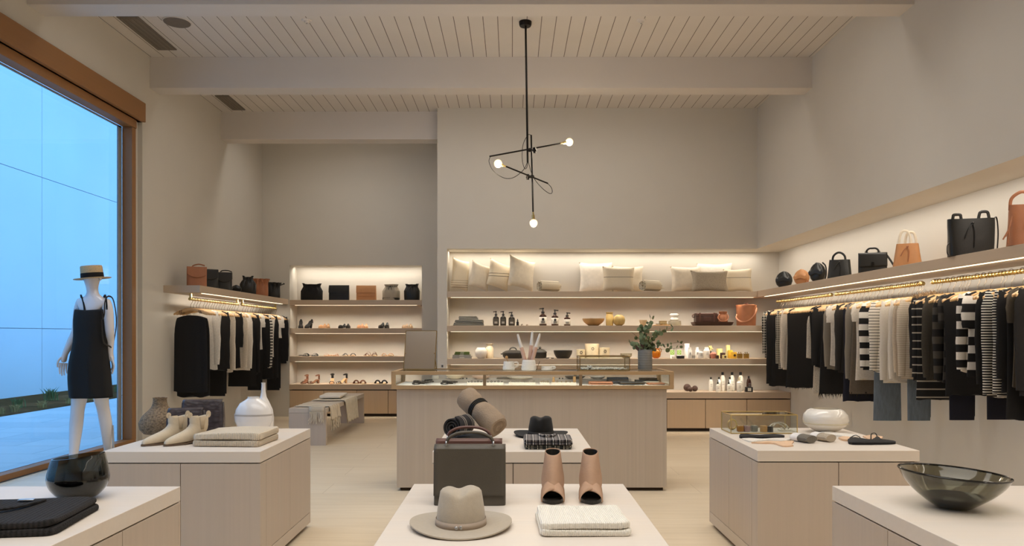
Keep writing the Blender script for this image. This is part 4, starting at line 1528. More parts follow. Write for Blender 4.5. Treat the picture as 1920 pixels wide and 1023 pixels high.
# ================================================================ back niche goods
AMB = glass('amber_glass', (150, 84, 40), .55, (46, 24, 12))
DKB = mat('black_bottle', (34, 30, 24), .25)
LABW = mat('cream_label', (222, 216, 202), .7)
LABK = mat('dark_label', (60, 54, 44), .6)
INK = mat('black_ink', (26, 24, 22), .7)
GOLDC = mat('gold_ceramic', (186, 158, 96), .5, var=.15, scale=20)
S2, S3, S4 = 1.466, 1.007, .542


def nl(x, z, d=10.50): return (PX(x, d), d, z)


def pump_bottle(label, x, z, r, h, m, lab=None, emblem=False, d=10.48, group=None, spout=1):
    t = thing('pump_bottle', label, 'bottle', nl(x, z, d), 0, group)
    b = h * .66
    MB().lathe([(0, 0), (r * .95, 0), (r, .004), (r, b * .78), (r * .9, b * .88), (r * .45, b * .96), (r * .36, b), (r * .36, b + h * .03), (0, b + h * .03)], 18).build('bottle', m, t)
    if lab:
        lb = MB().lathe([(r * 1.02, b * .16), (r * 1.03, b * .17), (r * 1.03, b * .72), (r * 1.02, b * .73)], 18).build('label', lab, t)
        if emblem:
            MB().lathe([(0, -.001), (r * .36, -.001), (r * .36, .001), (0, .001)], 14).move(y=-r * 1.05, z=b * .54, rx=90).build('emblem', INK, lb)
        g = MB()
        for i in range(3):
            g.box(-r * .5, r * .5, -r * 1.06 - .001, -r * .9, b * (.24 + .07 * i), b * (.265 + .07 * i))
        g.build('lettering', INK if lab is LABW else LABW, lb, smooth=False)
    g = MB()
    g.lathe([(0, b + h * .03), (r * .45, b + h * .03), (r * .45, b + h * .13), (r * .2, b + h * .15), (r * .14, h * .93), (0, h * .93)], 12)
    g.tube([(-r * .1, 0, h * .95), (r * .75 * spout, 0, h * .955), (r * .95 * spout, 0, h * .92)], r * .16, 6)
    g.lathe([(0, h * .92), (r * .3, h * .93), (r * .3, h), (0, h)], 10)
    g.build('pump', mat('black_pump', (28, 26, 24), .4), t)
    return t


for i, x in enumerate((930, 943.5, 959.5)):
    pump_bottle(['first black pump bottle beside the folded grey towels', 'middle one of the three black pump bottles', 'third black pump bottle, next to the tiny dropper'][i], x, S2, .041 + .003 * (i == 2), .205 - .012 * (i == 2), DKB, LABK, group='black pump bottles', spout=-1)
pump_bottle('tallest amber pump bottle with cream label and round black emblem', 1018, S2, .052, .25, AMB, LABW, True, spout=-1)
pump_bottle('second amber pump bottle with cream label and round black emblem', 1040.5, S2, .050, .225, AMB, LABW, True)
pump_bottle('smallest amber pump bottle, cream label without emblem', 1063.5, S2, .046, .185, AMB, LABW)
t = thing('dropper_bottle', 'tiny dark dropper bottle at the end of the black pump bottles', 'bottle', nl(970.5, S2))
MB().lathe([(0, 0), (.019, 0), (.019, .05), (.008, .058), (.008, .06), (0, .06)], 12).build('bottle', DKB, t)
MB().lathe([(0, .06), (.011, .06), (.010, .075), (.005, .09), (.003, .098), (0, .098)], 10).build('dropper_cap', INK, t)
for i, x in enumerate((979, 988.5)):
    t = thing('small_jar', 'tiny round jar with dark lid, %s of two after the dropper bottle' % ['first', 'second'][i], 'jar', nl(x, S2))
    MB().lathe([(0, 0), (.02 - .003 * i, 0), (.021 - .003 * i, .014), (0, .014)], 14).build('jar', mat('pale_horn', (170, 158, 140), .4), t)
    MB().lathe([(0, .014), (.009, .014), (.009, .022 - .004 * i), (0, .022 - .004 * i)], 12).build('lid', INK, t)


def folded(name, label, cat, loc, rz, w, dp, h, m, group=None, layers=2, neck=None, wob=.004, sag=0):
    """folded cloth: stacked soft layers joined by rounded fold edges"""
    t = thing(name, label, cat, loc, rz, group)
    lh = h / layers
    for i in range(layers):
        q = 1 - .02 * i
        rings = []
        zs = [(0, .965), (.12, .992), (.5, 1.0), (.88, .992), (1.0, .965)]
        for u, s in zs:
            rings.append([Vector((p.x, p.y, p.z)) for p in sring(w * q * s + (s - 1) * .0, dp * q * s, i * lh + u * lh * .985, 52, 14)])
        g = MB().loft(rings)
        bmesh.ops.triangulate(g.bm, faces=[f for f in g.bm.faces if len(f.verts) > 4])
        g.wob(wob, 13, i + w * 30)
        for v in g.bm.verts:
            v.co.z = max(v.co.z, i * lh * .99)
            if sag:
                v.co.z += sag * (i + 1) / layers * sin(v.co.x * 14 + 1) * (v.co.z / h)
        g.build('fold_layer', m, t, sub=1)
    if neck:
        g = MB()
        g.tube(spline([(-w * .16, dp * .30, h + .004), (-w * .10, -.0, h + .008), (0, -dp * .1, h + .009), (w * .10, 0, h + .008), (w * .16, dp * .30, h + .004)], 6), .012, 6, flat=.5, up=(0, 0, 1))
        g.build('collar', neck, t)
    return t


TOWG = rib('grey_towel', (132, 130, 120), 'Z', .009, .7, bump=.5)
tx = PX(879, 10.5)
folded('folded_towel', 'large grey towel at the bottom of the towel stack', 'towel', (tx, 10.5, S2), 2, .43, .26, .042, TOWG)
folded('folded_towel', 'second grey towel from the bottom of the towel stack', 'towel', (tx + .01, 10.5, S2 + .043), -2, .40, .25, .038, TOWG)
folded('folded_towel', 'small grey cloth third in the towel stack', 'towel', (tx + .0, 10.49, S2 + .082), 3, .28, .2, .026, TOWG)
folded('folded_towel', 'small grey cloth on the very top of the towel stack', 'towel', (tx - .01, 10.49, S2 + .109), -3, .25, .18, .024, TOWG)
WOODB = wood('turned_wood_bowl', (190, 150, 96), 'X', .1, fine=40)


def bowl(name, label, loc, r, h, m, foot=.4, th=.006, bulge=0.0, cat='bowl', seg=32):
    t = thing(name, label, cat, loc)
    out = [(0, 0), (r * foot, 0)] + [(r * (foot + (1 - foot) * sin(pi / 2 * u) ** (1 - bulge)), h * u ** 1.1) for u in (.1, .25, .45, .65, .85, 1)]
    inn = [(q - th, z) for q, z in out[:1:-1]] + [(r * foot * .8, th), (0, th)]
    MB().lathe(out + inn, seg).build('bowl', m, t)
    return t


def vase(name, label, loc, prof, m, cat='vase', seg=32, th=.004, rz=0):
    t = thing(name, label, cat, loc, rz)
    inn = [(max(.002, r - th), z) for r, z in prof[::-1][:3]] + [(0, prof[-3][1])]
    MB().lathe([(0, 0)] + prof + inn, seg).build('body', m, t)
    return t


bowl('wooden_bowl', 'wide tan wooden bowl on the bottle shelf', nl(1112.5, S2), .155, .10, WOODB, .42)
vase('ribbed_vase', 'straight gold-tan vase with flared rim beside the wooden bowl', nl(1143, S2), [(.05, 0), (.053, .02), (.053, .13), (.045, .15), (.043, .165), (.053, .18), (.053, .188)], GOLDC)
vase('round_vase', 'globe-shaped gold-tan vase beside the straight flared one', nl(1161, S2, 10.46), [(.04, 0), (.07, .025), (.084, .075), (.07, .125), (.035, .15), (.03, .153)], GOLDC)
bowl('small_bowl', 'small pale tan bowl behind the eucalyptus tip', nl(1206, S2), .055, .08, mat('pale_tan_ceramic', (190, 168, 134), .5), .45)
t = thing('serving_tray', 'little wooden tray of metal trinkets behind the eucalyptus', 'tray', nl(1241, S2))
B(-.115, .115, -.08, .08, 0, .012).build('board', WOODB, t, bev=.004)
g = MB()
for x in (-.06, .0, .06):
    g.tube([(x + .022 * cos(a), .022 * sin(a), .014 + .008) for a in (2 * pi * k / 14 for k in range(15))], .006, 6)
g.build('trinket', BRASS_D, t)
t = thing('tray_handle_box', 'small brass-topped box on the wooden trinket tray', 'box', nl(1243, S2 + .0125, 10.53))
B(-.05, .05, -.035, .035, 0, .045).build('body', mat('smoky_box', (150, 130, 92), .4), t, bev=.003)
B(-.052, .052, -.037, .037, .045, .055).build('lid', BRASS_D, t, bev=.002)
t = thing('glass_jar', 'low wide clear glass jar at the bottom of two stacked jars', 'jar', nl(1265, S2))
JG = glass('pale_jar_glass', (236, 232, 220), .35, (214, 204, 180))
MB().lathe([(0, 0), (.085, 0), (.09, .01), (.09, .06), (.083, .07), (0, .07)], 28).build('jar', JG, t)
t = thing('lidded_jar', 'white lidded jar stacked on the wide glass jar', 'jar', nl(1264, S2 + .0705))
JW = mat('milky_jar', (232, 228, 218), .25)
MB().lathe([(0, 0), (.05, 0), (.062, .012), (.062, .03), (.05, .045), (.05, .055), (0, .055)], 24).build('jar', JW, t)
MB().lathe([(0, .055), (.055, .055), (.062, .07), (.062, .085), (.05, .098), (0, .098)], 24).build('lid', JW, t)
t = thing('leather_tray', 'dark brown leather tray under the leather case and jug', 'tray', nl(1335, S2))
g = MB().loft([sring(.50, .26, 0, 40, 7), sring(.53, .28, .012, 40, 7), sring(.56, .30, .05, 40, 7), sring(.545, .285, .05, 40, 7), sring(.51, .25, .012, 40, 7)])
g.build('tray', LBRN, t)
t = thing('leather_case', 'boxy dark brown leather case with corner straps on the tray', 'case', nl(1323, S2 + .0125))
MB().box(-.15, .15, -.08, .08, 0, .165).build('body', LBRN, t, bev=.012)
MB().box(-.152, .152, -.082, .082, .11, .13).build('lid_seam', leather('brown_edge', (58, 34, 26), .5), t)
for s in (-1, 1):
    MB().box(s * .10 - .01, s * .10 + .01, -.086, -.080, .0, .166).build('strap', leather('brown_strap', (90, 56, 42), .5), t)
MB().box(-.05, .05, -.0875, -.08, .05, .11).build('pocket', leather('brown_pocket', (84, 52, 40), .5), t, bev=.002)
MB().tube(spline([(-.155, 0, .13), (-.185, -.02, .14), (-.19, -.02, .11), (-.155, -.02, .10)], 5), .009, 6, flat=.5).build('side_handle', LBRN, t)
t = thing('leather_flask', 'tan leather-covered jug with side loop on the leather tray', 'flask', nl(1355.5, S2 + .0125, 10.44))
MB().lathe([(0, 0), (.064, 0), (.068, .01), (.062, .12), (.05, .14), (.05, .155), (.056, .165), (.056, .185), (0, .185)], 26).build('body', LTANR, t)
strap('handle', [(-.05, -.03, .15), (-.085, -.05, .10), (-.05, -.07, .05), (.02, -.075, .05), (.062, -.05, .10), (.05, -.03, .15)], .007, LTANR, t, .5)
t = thing('leather_cup', 'dark leather cup half hidden between case and jug', 'cup', nl(1348.5, S2 + .0125, 10.555))
MB().lathe([(0, 0), (.035, 0), (.038, .15), (.034, .155), (0, .155)], 20).build('cup', LBRN, t)
MB().lathe([(.0385, .12), (.040, .122), (.040, .138), (.0385, .14)], 20).build('rim_band', LBLK, t)
t = thing('leather_bucket', 'tall tan leather lidded bucket with strap at the corner end of the shelf', 'bucket', nl(1399, S2))
MB().lathe([(0, 0), (.128, 0), (.13, .01), (.138, .27), (0, .27)], 36).build('body', LTANR, t)
MB().lathe([(.13, .262), (.142, .262), (.142, .288), (.12, .292), (0, .294)], 36).build('lid', LTANR, t)
MB().ball((0, 0, .31), .03, .02, .014, 14, 8).build('lid_knob', LBRN, t)
strap('shoulder_strap', [(-.135, -.02, .16), (-.15, -.06, .10), (-.10, -.13, .05), (0, -.155, .075), (.09, -.125, .17), (.13, -.05, .25)], .012, LTANR, t, .3)
# ---- third shelf
BKG = mat('grey_book_cloth', (152, 148, 138), .8)
BKN = mat('green_book_cloth', (86, 100, 46), .8)
PAGE = mat('book_pages', (226, 216, 194), .9, var=.08, scale=80, stretch=(1, 1, 30))


def book(label, x, z, w, dp, h, m, rz=0, d=10.47):
    t = thing('book', label, 'book', nl(x, z, d), rz)
    g = MB().box(-w / 2, w / 2, -dp / 2, dp / 2, 0, .003).box(-w / 2, w / 2, -dp / 2, dp / 2, h - .003, h).box(-w / 2, w / 2, -dp / 2, -dp / 2 + .003, .003, h - .003)
    cv = g.build('cover', m, t, smooth=False)
    B(-w / 2 + .004, w / 2 - .004, -dp / 2 + .003, dp / 2 - .004, .003, h - .003).build('pages', PAGE, t, smooth=False)
    g = MB()
    for i in range(5):
        g.box(-w * .12 + i * w * .05, -w * .12 + i * w * .05 + w * .035, -dp / 2 - .001, -dp / 2 + .001, h * .3, h * .7)
    g.build('spine_lettering', LABW, cv, smooth=False)


book('thick grey cloth book at the bottom of the book stack', 867, S3, .27, .2, .028, BKG)
book('second grey cloth book in the stack, under the green ones', 866, S3 + .0285, .25, .2, .024, BKG, 2)
book('dark green book lying on the two grey ones', 867, S3 + .053, .21, .17, .02, BKN, -1)
book('dark green book topmost of the book stack', 867, S3 + .0735, .20, .17, .02, BKN, 2)
CW = mat('speckled_white_ceramic', (222, 214, 202), .4, var=.06, scale=40)
vase('round_vase', 'round cream pot vase beside the book stack', nl(902, S3, 10.46), [(.045, 0), (.075, .03), (.084, .075), (.078, .115), (.058, .145), (.052, .152), (.054, .156)], CW)
vase('necked_vase', 'narrow cream vase with flared mouth behind the round pot', nl(918, S3, 10.56), [(.05, 0), (.055, .02), (.056, .12), (.05, .15), (.035, .17), (.035, .18), (.055, .198), (.057, .205)], mat('sand_ceramic', (206, 190, 160), .5, var=.08))
POT = mat('black_clay', (46, 42, 34), .55, var=.1)
t = thing('casserole_dish', 'oval black clay casserole with arched lid handle', 'pot', nl(962, S3))
MB().loft([sring(.24, .18, 0, 36, 2.5), sring(.29, .22, .03, 36, 2.5), sring(.30, .23, .07, 36, 2.5)]).build('body', POT, t)
MB().loft([sring(.31, .235, .07, 36, 2.5), sring(.30, .23, .082, 36, 2.5), sring(.22, .16, .105, 36, 2.5), sring(.10, .07, .118, 36, 2.5)]).build('lid', POT, t)
MB().tube(spline([(-.05, 0, .11), (-.035, 0, .14), (0, 0, .15), (.035, 0, .14), (.05, 0, .11)], 5), .009, 8).build('lid_handle', POT, t)
for s in (-1, 1):
    MB().tube(spline([(s * .14, -.03, .06), (s * .168, 0, .062), (s * .14, .03, .06)], 5), .008, 6).build('side_handle', POT, t)
t = thing('lidded_pot', 'round black clay pot with knob lid beside the cream jar of candles', 'pot', nl(1012.5, S3))
MB().lathe([(0, 0), (.08, 0), (.092, .02), (.092, .08), (0, .08)], 32).build('body', POT, t)
MB().lathe([(0, .08), (.098, .08), (.096, .092), (.07, .115), (.03, .132), (0, .134)], 32).build('lid', POT, t)
MB().ball((0, 0, .148), .018, seg=14, rows=8).build('lid_knob', POT, t)
for i, x in enumerate((1026.5, 1036)):
    t = thing('pinch_dish', 'tiny flat black dish, %s after the round pot' % ['first', 'second'][i], 'dish', nl(x, S3, 10.42))
    MB().lathe([(0, 0), (.018, 0), (.03, .012), (.027, .012), (.016, .003), (0, .003)], 18).build('dish', POT, t)
bowl('clay_bowl', 'black tapered clay bowl between the pot and the canisters', nl(1055.5, S3), .132, .112, POT, .62, .008)
CAN = mat('cream_canister', (204, 188, 154), .55)
for i, (x, w, h, b, dy) in enumerate(((1089, .06, .125, 0, 0), (1110, .098, .205, 0, .03), (1133.5, .072, .15, 0, -.01))):
    t = thing('canister', ['small cream canister with a ring emblem, lowest of three', 'tall cream canister with a ring emblem, middle of three', 'medium cream canister with a ring emblem beside the tall one'][i], 'canister', nl(x, S3, 10.55 + dy))
    cb = MB().lathe([(0, 0), (w, 0), (w, h * .86), (0, h * .86)], 30).build('body', CAN, t)
    MB().lathe([(0, h * .86), (w * 1.03, h * .86), (w * 1.03, h), (0, h)], 30).build('lid', CAN, t)
    MB().tube([(.015 * cos(a), -w - .002, h * .66 + .018 * sin(a)) for a in (2 * pi * k / 16 for k in range(17))], .0035, 6).build('emblem', INK, cb)
t = thing('glass_bowl', 'small clear glass bowl to the plant side of the canisters', 'bowl', nl(1174, S3))
MB().lathe([(0, 0), (.04, 0), (.08, .03), (.085, .07), (.081, .07), (.075, .03), (.036, .006), (0, .006)], 28).build('bowl', JG, t)
AMBJ = glass('golden_amber_glass', (236, 168, 30), .45, (196, 128, 14))
t = thing('glass_jug', 'golden amber glass sphere jug behind the grey plant vase', 'jug', nl(1230, S3))
MB().lathe([(0, 0), (.03, 0), (.06, .022), (.07, .065), (.06, .105), (.035, .125), (.03, .14), (.034, .145)], 28).build('body', AMBJ, t)
MB().tube(spline([(.03, 0, .13), (.065, 0, .14), (.075, 0, .10), (.062, 0, .08)], 5), .005, 6).build('handle', AMBJ, t)
LIME = mat('lime_print', (140, 180, 74), .6)
for i, x in enumerate((1260, 1273)):
    t = thing('soap_box', 'white carton with lime green square print, %s' % ['nearer the amber jug', 'above the flat black box'][i], 'box', nl(x, S3, 10.56))
    B(-.031, .031, -.02, .02, 0, .12).build('carton', WHITE, t, smooth=False)
    pr_ = B(-.029, .029, -.0215, -.02, .05, .115).build('print', LIME, t, smooth=False)
    MB().tube([(.014 * cos(a), -.0225, .083 + .016 * sin(a)) for a in (2 * pi * k / 12 for k in range(13))], .002, 5).build('emblem', WHITE, pr_)
t = thing('flat_box', 'flat black box in front of the lime printed cartons', 'box', nl(1275.5, S3, 10.42))
B(-.05, .05, -.03, .03, 0, .026).build('base', INK, t, smooth=False)
B(-.0515, .0515, -.0315, .0315, .026, .038).build('lid', INK, t, smooth=False, bev=.001)
t = thing('folded_card', 'low pale soap bar beside the flat black box', 'soap', nl(1263.5, S3, 10.42))
MB().loft([sring(.05, .05, 0, 20, 4), sring(.054, .054, .015, 20, 4), sring(.05, .05, .03, 20, 4)]).build('bar', LABW, t)
BOT = mat('white_plastic', (232, 228, 220), .3)


def plain_bottle(name, label, x, z, r, h, m, cap, d, capm=None, cat='bottle', lab=True, caph=.18, capr=.5, neck=.06):
    t = thing(name, label, cat, nl(x, z, d))
    b = h * (1 - caph)
    MB().lathe([(0, 0), (r * .95, 0), (r, .004), (r, b * (1 - neck * 2.2)), (r * .8, b * (1 - neck)), (r * capr, b), (0, b)], 20).build('bottle', m, t)
    MB().lathe([(0, b), (r * capr * 1.04, b), (r * capr * 1.0, h), (0, h)], 14).build('cap', capm or cap, t)
    if lab:
        g = MB()
        for i in range(3):
            g.box(-r * .45, r * .45, -r * 1.01 - .0008, -r * .9, b * (.40 + .1 * i), b * (.425 + .1 * i))
        g.build('lettering', mat('grey_print', (120, 116, 110), .7), t, smooth=False)
    return t


t = thing('lotion_tube', 'tall white squeeze tube standing on its cap beside the lime cartons', 'tube', nl(1288, S3, 10.56))
MB().lathe([(0, 0), (.028, 0), (.028, .03), (0, .03)], 18).build('cap', BOT, t)
MB().loft([sring(.066, .06, .03, 24, 2), sring(.07, .05, .12, 24, 2.2), sring(.076, .006, .208, 24, 3)]).build('tube', BOT, t)
for i, (x, r, h, d) in enumerate(((1293.5, .029, .155, 10.44), (1307, .03, .155, 10.54), (1314, .034, .12, 10.42), (1325, .045, .155, 10.50))):
    t = plain_bottle('white_bottle', ['slim white bottle with black letter in front of the squeeze tube', 'white bottle with black letter after the grey box', 'low white jar bottle in front of the white lettered one', 'widest white bottle next to the yellow diffuser'][i], x, S3, r, h, BOT, BOT, d, capr=.7)
    if i < 2:
        MB().tube([(-.008, -r - .002, h * .42), (0, -r - .002, h * .58), (.008, -r - .002, h * .42)], .002, 5).build('letter', INK, t)
t = thing('grey_box', 'small grey carton between the white bottles', 'box', nl(1300, S3, 10.44))
B(-.022, .022, -.02, .02, 0, .04).build('carton', mat('grey_card', (150, 146, 140), .6), t, smooth=False)
B(-.0225, .0225, -.0205, .0205, .04, .055).build('lid', mat('pale_card', (206, 200, 190), .6), t, smooth=False)
YEL = mat('yellow_wax', (226, 176, 52), .45, sss=0)
YELP = mat('pale_yellow_wax', (226, 208, 140), .5)
DKC = mat('dark_candle_glass', (64, 40, 30), .3)


def candle(name, label, x, z, r, h, m, d, wick=True, band=None):
    t = thing(name, label, 'candle', nl(x, z, d))
    MB().lathe([(0, 0), (r, 0), (r * 1.01, h * .9), (r * .95, h), (r * .8, h * .985), (0, h * .97)], 22).build('wax', m, t)
    if wick:
        MB().tube([(0, 0, h * .96), (.001, 0, h + .008)], .0014, 5).build('wick', INK, t)
    if band:
        MB().lathe([(0, -.001), (r * .42, -.001), (r * .42, .001), (0, .001)], 14).move(y=-r * 1.03, z=h * .5, rx=90).build('seal', band, t)
    return t


t = thing('reed_diffuser', 'yellow blossom-topped diffuser bottle beside the widest white bottle', 'diffuser', nl(1332.5, S3, 10.60))
MB().lathe([(0, 0), (.022, 0), (.022, .07), (.01, .085), (.01, .1), (0, .1)], 16).build('bottle', DKC, t)
g = MB()
for j in range(26):
    a, q = R.uniform(0, 6.28), R.uniform(.2, 1)
    g.ball((.034 * cos(a) * q, .03 * sin(a) * q, .135 + R.uniform(-.025, .035)), .011, seg=7, rows=5)
g.build('blossom', YELP, t)
t = thing('pomander', 'dusty pink round candle on the candle shelf', 'candle', nl(1337.5, S3, 10.46))
MB().lathe([(0, 0), (.03, 0), (.045, .03), (.044, .065), (.02, .088), (0, .09)], 20).build('wax', mat('dusty_pink_wax', (176, 112, 92), .5), t)
MB().tube([(0, 0, .088), (0, 0, .1)], .0015, 5).build('wick', INK, t)
candle('jar_candle', 'small brown glass candle at the foot of the pink round one', 1345, S3, .022, .045, DKC, 10.40)
candle('jar_candle', 'pale yellow jar candle behind the dark brown one', 1349, S3, .042, .135, YELP, 10.60)
candle('jar_candle', 'dark brown glass candle in front of the pale yellow jar', 1355, S3, .036, .08, DKC, 10.47)
candle('pillar_candle', 'tall pale yellow pillar candle rising above the others', 1365, S3, .03, .185, YELP, 10.58)
candle('square_candle', 'low pale yellow votive with dark seal, front of the candles', 1358.5, S3, .034, .05, YELP, 10.395, band=DKC)
candle('jar_candle', 'golden yellow candle behind the sealed golden one', 1369.5, S3, .034, .115, YEL, 10.51)
candle('jar_candle', 'golden yellow candle with a dark round seal', 1376, S3, .04, .09, YEL, 10.42, band=DKC)
for i, x in enumerate((1387, 1399)):
    t = thing('perfume_bottle', 'square gold perfume bottle, %s the golden candle' % ['next to', 'second after'][i], 'bottle', nl(x, S3, 10.45))
    B(-.036, .036, -.022, .022, 0, .07).build('bottle', glass('gold_perfume_%d' % i, (206, 178, 110), .4, (150, 122, 66)), t, bev=.004)
    for s in (-1, 1):
        MB().lathe([(0, .07), (.006, .07), (.006, .08), (.010, .082), (.010, .09), (0, .09)], 10, (s * .014, 0, 0)).build('stopper', BRASS_D, t)
# ---- on the low cabinet
BALL = weave('brown_cork_ball', (82, 58, 48), 60, .55, .7, .4)
for i, (x, r, d) in enumerate(((1288.5, .052, 10.55), (1294.5, .035, 10.45), (1303, .041, 10.52))):
    t = thing('massage_ball', ['largest dark brown ball on the low cabinet', 'smallest dark brown ball, in front of the other two', 'medium dark brown ball towards the lotion bottles'][i], 'ball', nl(x, S4, d))
    MB().ball((0, 0, r), r, seg=26, rows=16).build('ball', BALL, t)
LOT = mat('milky_lotion_bottle', (232, 226, 212), .3)
for i, (x, r, h, d, lab) in enumerate(((1355, .036, .265, 10.62, 'tall white lotion bottle with black cap, nearest the brown balls'), (1372.5, .036, .265, 10.62, 'tall white lotion bottle with black cap, middle of the tall ones'), (1388.5, .037, .265, 10.62, 'tall white lotion bottle with black cap, nearest the amber bottle'), (1333, .028, .20, 10.54, 'slim white bottle with black cap standing apart near the balls'), (1348, .028, .20, 10.54, 'slim white black-capped bottle behind the small spray bottle'), (1368.5, .027, .20, 10.54, 'slim white black-capped bottle between two tall ones'))):
    plain_bottle('lotion_bottle', lab, x, S4, r, h, LOT, INK, d, caph=.16, capr=.48, neck=.1)
for i, (x, lab) in enumerate(((1346, 'little white spray bottle with black nozzle, nearer the brown balls'), (1366.5, 'little white spray bottle with black nozzle, nearer the amber bottle'))):
    t = thing('spray_bottle', lab, 'bottle', nl(x, S4, 10.44))
    MB().lathe([(0, 0), (.026, 0), (.026, .09), (.011, .105), (.011, .11), (0, .11)], 18).build('bottle', LOT, t)
    MB().lathe([(0, .11), (.013, .11), (.011, .13), (.006, .14), (.006, .165), (0, .165)], 12).build('nozzle', INK, t)
    B(-.012, .012, -.0275, -.025, .05, .055).build('lettering', mat('grey_print'and 'grey_print2', (120, 116, 110), .7), t, smooth=False)
t = thing('pump_flask', 'clear-topped pale pump flask in front of the last tall lotion bottle', 'bottle', nl(1386, S4, 10.45))
MB().lathe([(0, 0), (.034, 0), (.034, .13), (.014, .15), (.012, .16), (0, .16)], 20).build('bottle', LOT, t)
MB().lathe([(0, .16), (.016, .16), (.018, .205), (.006, .212), (0, .212)], 14).build('clear_cap', JG, t)
B(-.016, .016, -.0365, -.034, .05, .09).build('label', mat('pale_label2', (206, 200, 188), .7), t, smooth=False)
t = thing('label_box', 'small black box with pale square label on the low cabinet', 'box', nl(1404, S4, 10.42))
B(-.048, .048, -.03, .03, 0, .068).build('carton', INK, t, smooth=False, bev=.002)
B(-.024, .024, -.032, -.03, .014, .056).build('label', LABW, t, smooth=False)
plain_bottle('amber_bottle', 'amber bottle with white label behind the small black box', 1404, S4, .035, .215, AMB, INK, 10.53, caph=.14, capr=.4, neck=.16)
# ================================================================ on the glass case
def cl(x, d): return (PX(x, d), d, CZ)


t = thing('table_mirror', 'tilted brass-framed mirror standing at the alcove end of the glass case', 'mirror', cl(786, 6.72), -6)
g = MB()
w, h = .142, .355
for a, b in (((-w, 0), (w, 0)), ((w, 0), (w, h)), ((w, h), (-w, h)), ((-w, h), (-w, 0))):
    g.tube([(a[0], 0, a[1]), (b[0], 0, b[1])], .004, 6)
tilt = dict(z=.004, rx=-14)
g.move(**tilt).build('frame', BRASS_D, t)
MIR = mat('silvered_mirror', (214, 206, 196), .12, .9, var=.01)
B(-w + .003, w - .003, -.002, .003, .003, h - .003).move(**tilt).build('mirror_glass', MIR, t, smooth=False)
MB().tube([(-w + .01, .03, .15), (-w + .004, .10, .004)], .004, 6).tube([(w - .01, .03, .15), (w - .004, .10, .004)], .004, 6).tube([(-w + .004, .10, .004), (w - .004, .10, .004)], .004, 6).build('easel_leg', BRASS_D, t)
RIBW = rib('white_ribbed_ceramic', (226, 222, 214), 'Z', .012, .9, .5, .4)


def mug(name, label, loc, r, h, rz, top=1.0):
    t = thing(name, label, 'mug', loc, rz)
    MB().lathe([(0, 0), (r * .98, 0), (r * 1.08, h * .08), (r * top, h), (r * top - .004, h), (r * .95, .006), (0, .006)], 26).build('body', RIBW, t)
    MB().tube(spline([(r * .95, 0, h * .85), (r * 1.5, 0, h * .85), (r * 1.6, 0, h * .5), (r * 1.0, 0, h * .25)], 5), .005, 6, flat=1.4).build('handle', RIBW, t)
    return t


mug('mug', 'white ribbed mug with a spoon leaning out, on the glass case', cl(954, 6.70), .052, .075, 8, .86)
t = thing('wooden_spoon', 'short wooden spoon leaning in the white ribbed mug', 'spoon', (PX(954, 6.70), 6.70, CZ + .009))
g = MB().tube([(.015, 0, 0), (-.015, 0, .085)], .004, 6)
g.lathe([(0, -.016), (.011, -.008), (.013, 0), (.011, .01), (0, .016)], 12, (-.020, 0, .10), 1, .4)
g.build('spoon', WOODB, t)
t = thing('ribbed_jar', 'white ribbed jar holding three tall tapers, on the glass case', 'jar', cl(991.5, 6.60))
MB().lathe([(0, 0), (.062, 0), (.068, .012), (.056, .085), (.052, .092), (.048, .092), (.052, .08), (.06, .012), (0, .008)], 28).build('body', RIBW, t)
PINK = mat('pale_pink_wax', (214, 178, 158), .5)
for i, (px, py) in enumerate(((970.5, 626), (998.5, 620), (1012.5, 625))):
    base = Vector((PX(991.5, 6.6) + (-.012, .004, .006)[i], 6.6 + (0, .014, -.012)[i], CZ + .0105))
    tip = Vector((PX(px, 6.6), 6.6 + (0, .02, -.012)[i], PZ(py, 6.6)))
    t = thing('taper_candle', ['pink taper with clear white tip leaning towards the mirror', 'upright pink taper with white tip in the ribbed jar', 'pink taper with white tip leaning towards the plant'][i], 'candle', base)
    u = tip - base
    MB().tube([Vector(), u * .30, u * .62], [.009, .018, .0165], 10).build('taper', PINK, t)
    MB().tube([u * .62, u * .66, u * .95, u], [.016, .0145, .010, .007], 10).build('tip', BOT, t)
mug('low_cup', 'small low white cup with handle beside the three tapers', cl(1025, 6.65), .046, .034, -4, 1.0)
t = thing('metal_pick', 'thin dark metal stirring pick leaning beside the ribbed jar', 'pick', (PX(1006, 6.62), 6.62, CZ + .003))
MB().tube([(0, 0, 0), (.028, 0, .075)], .002, 6).ball((0, 0, .001), .004, seg=8, rows=6).build('pick', BLACK_M, t)


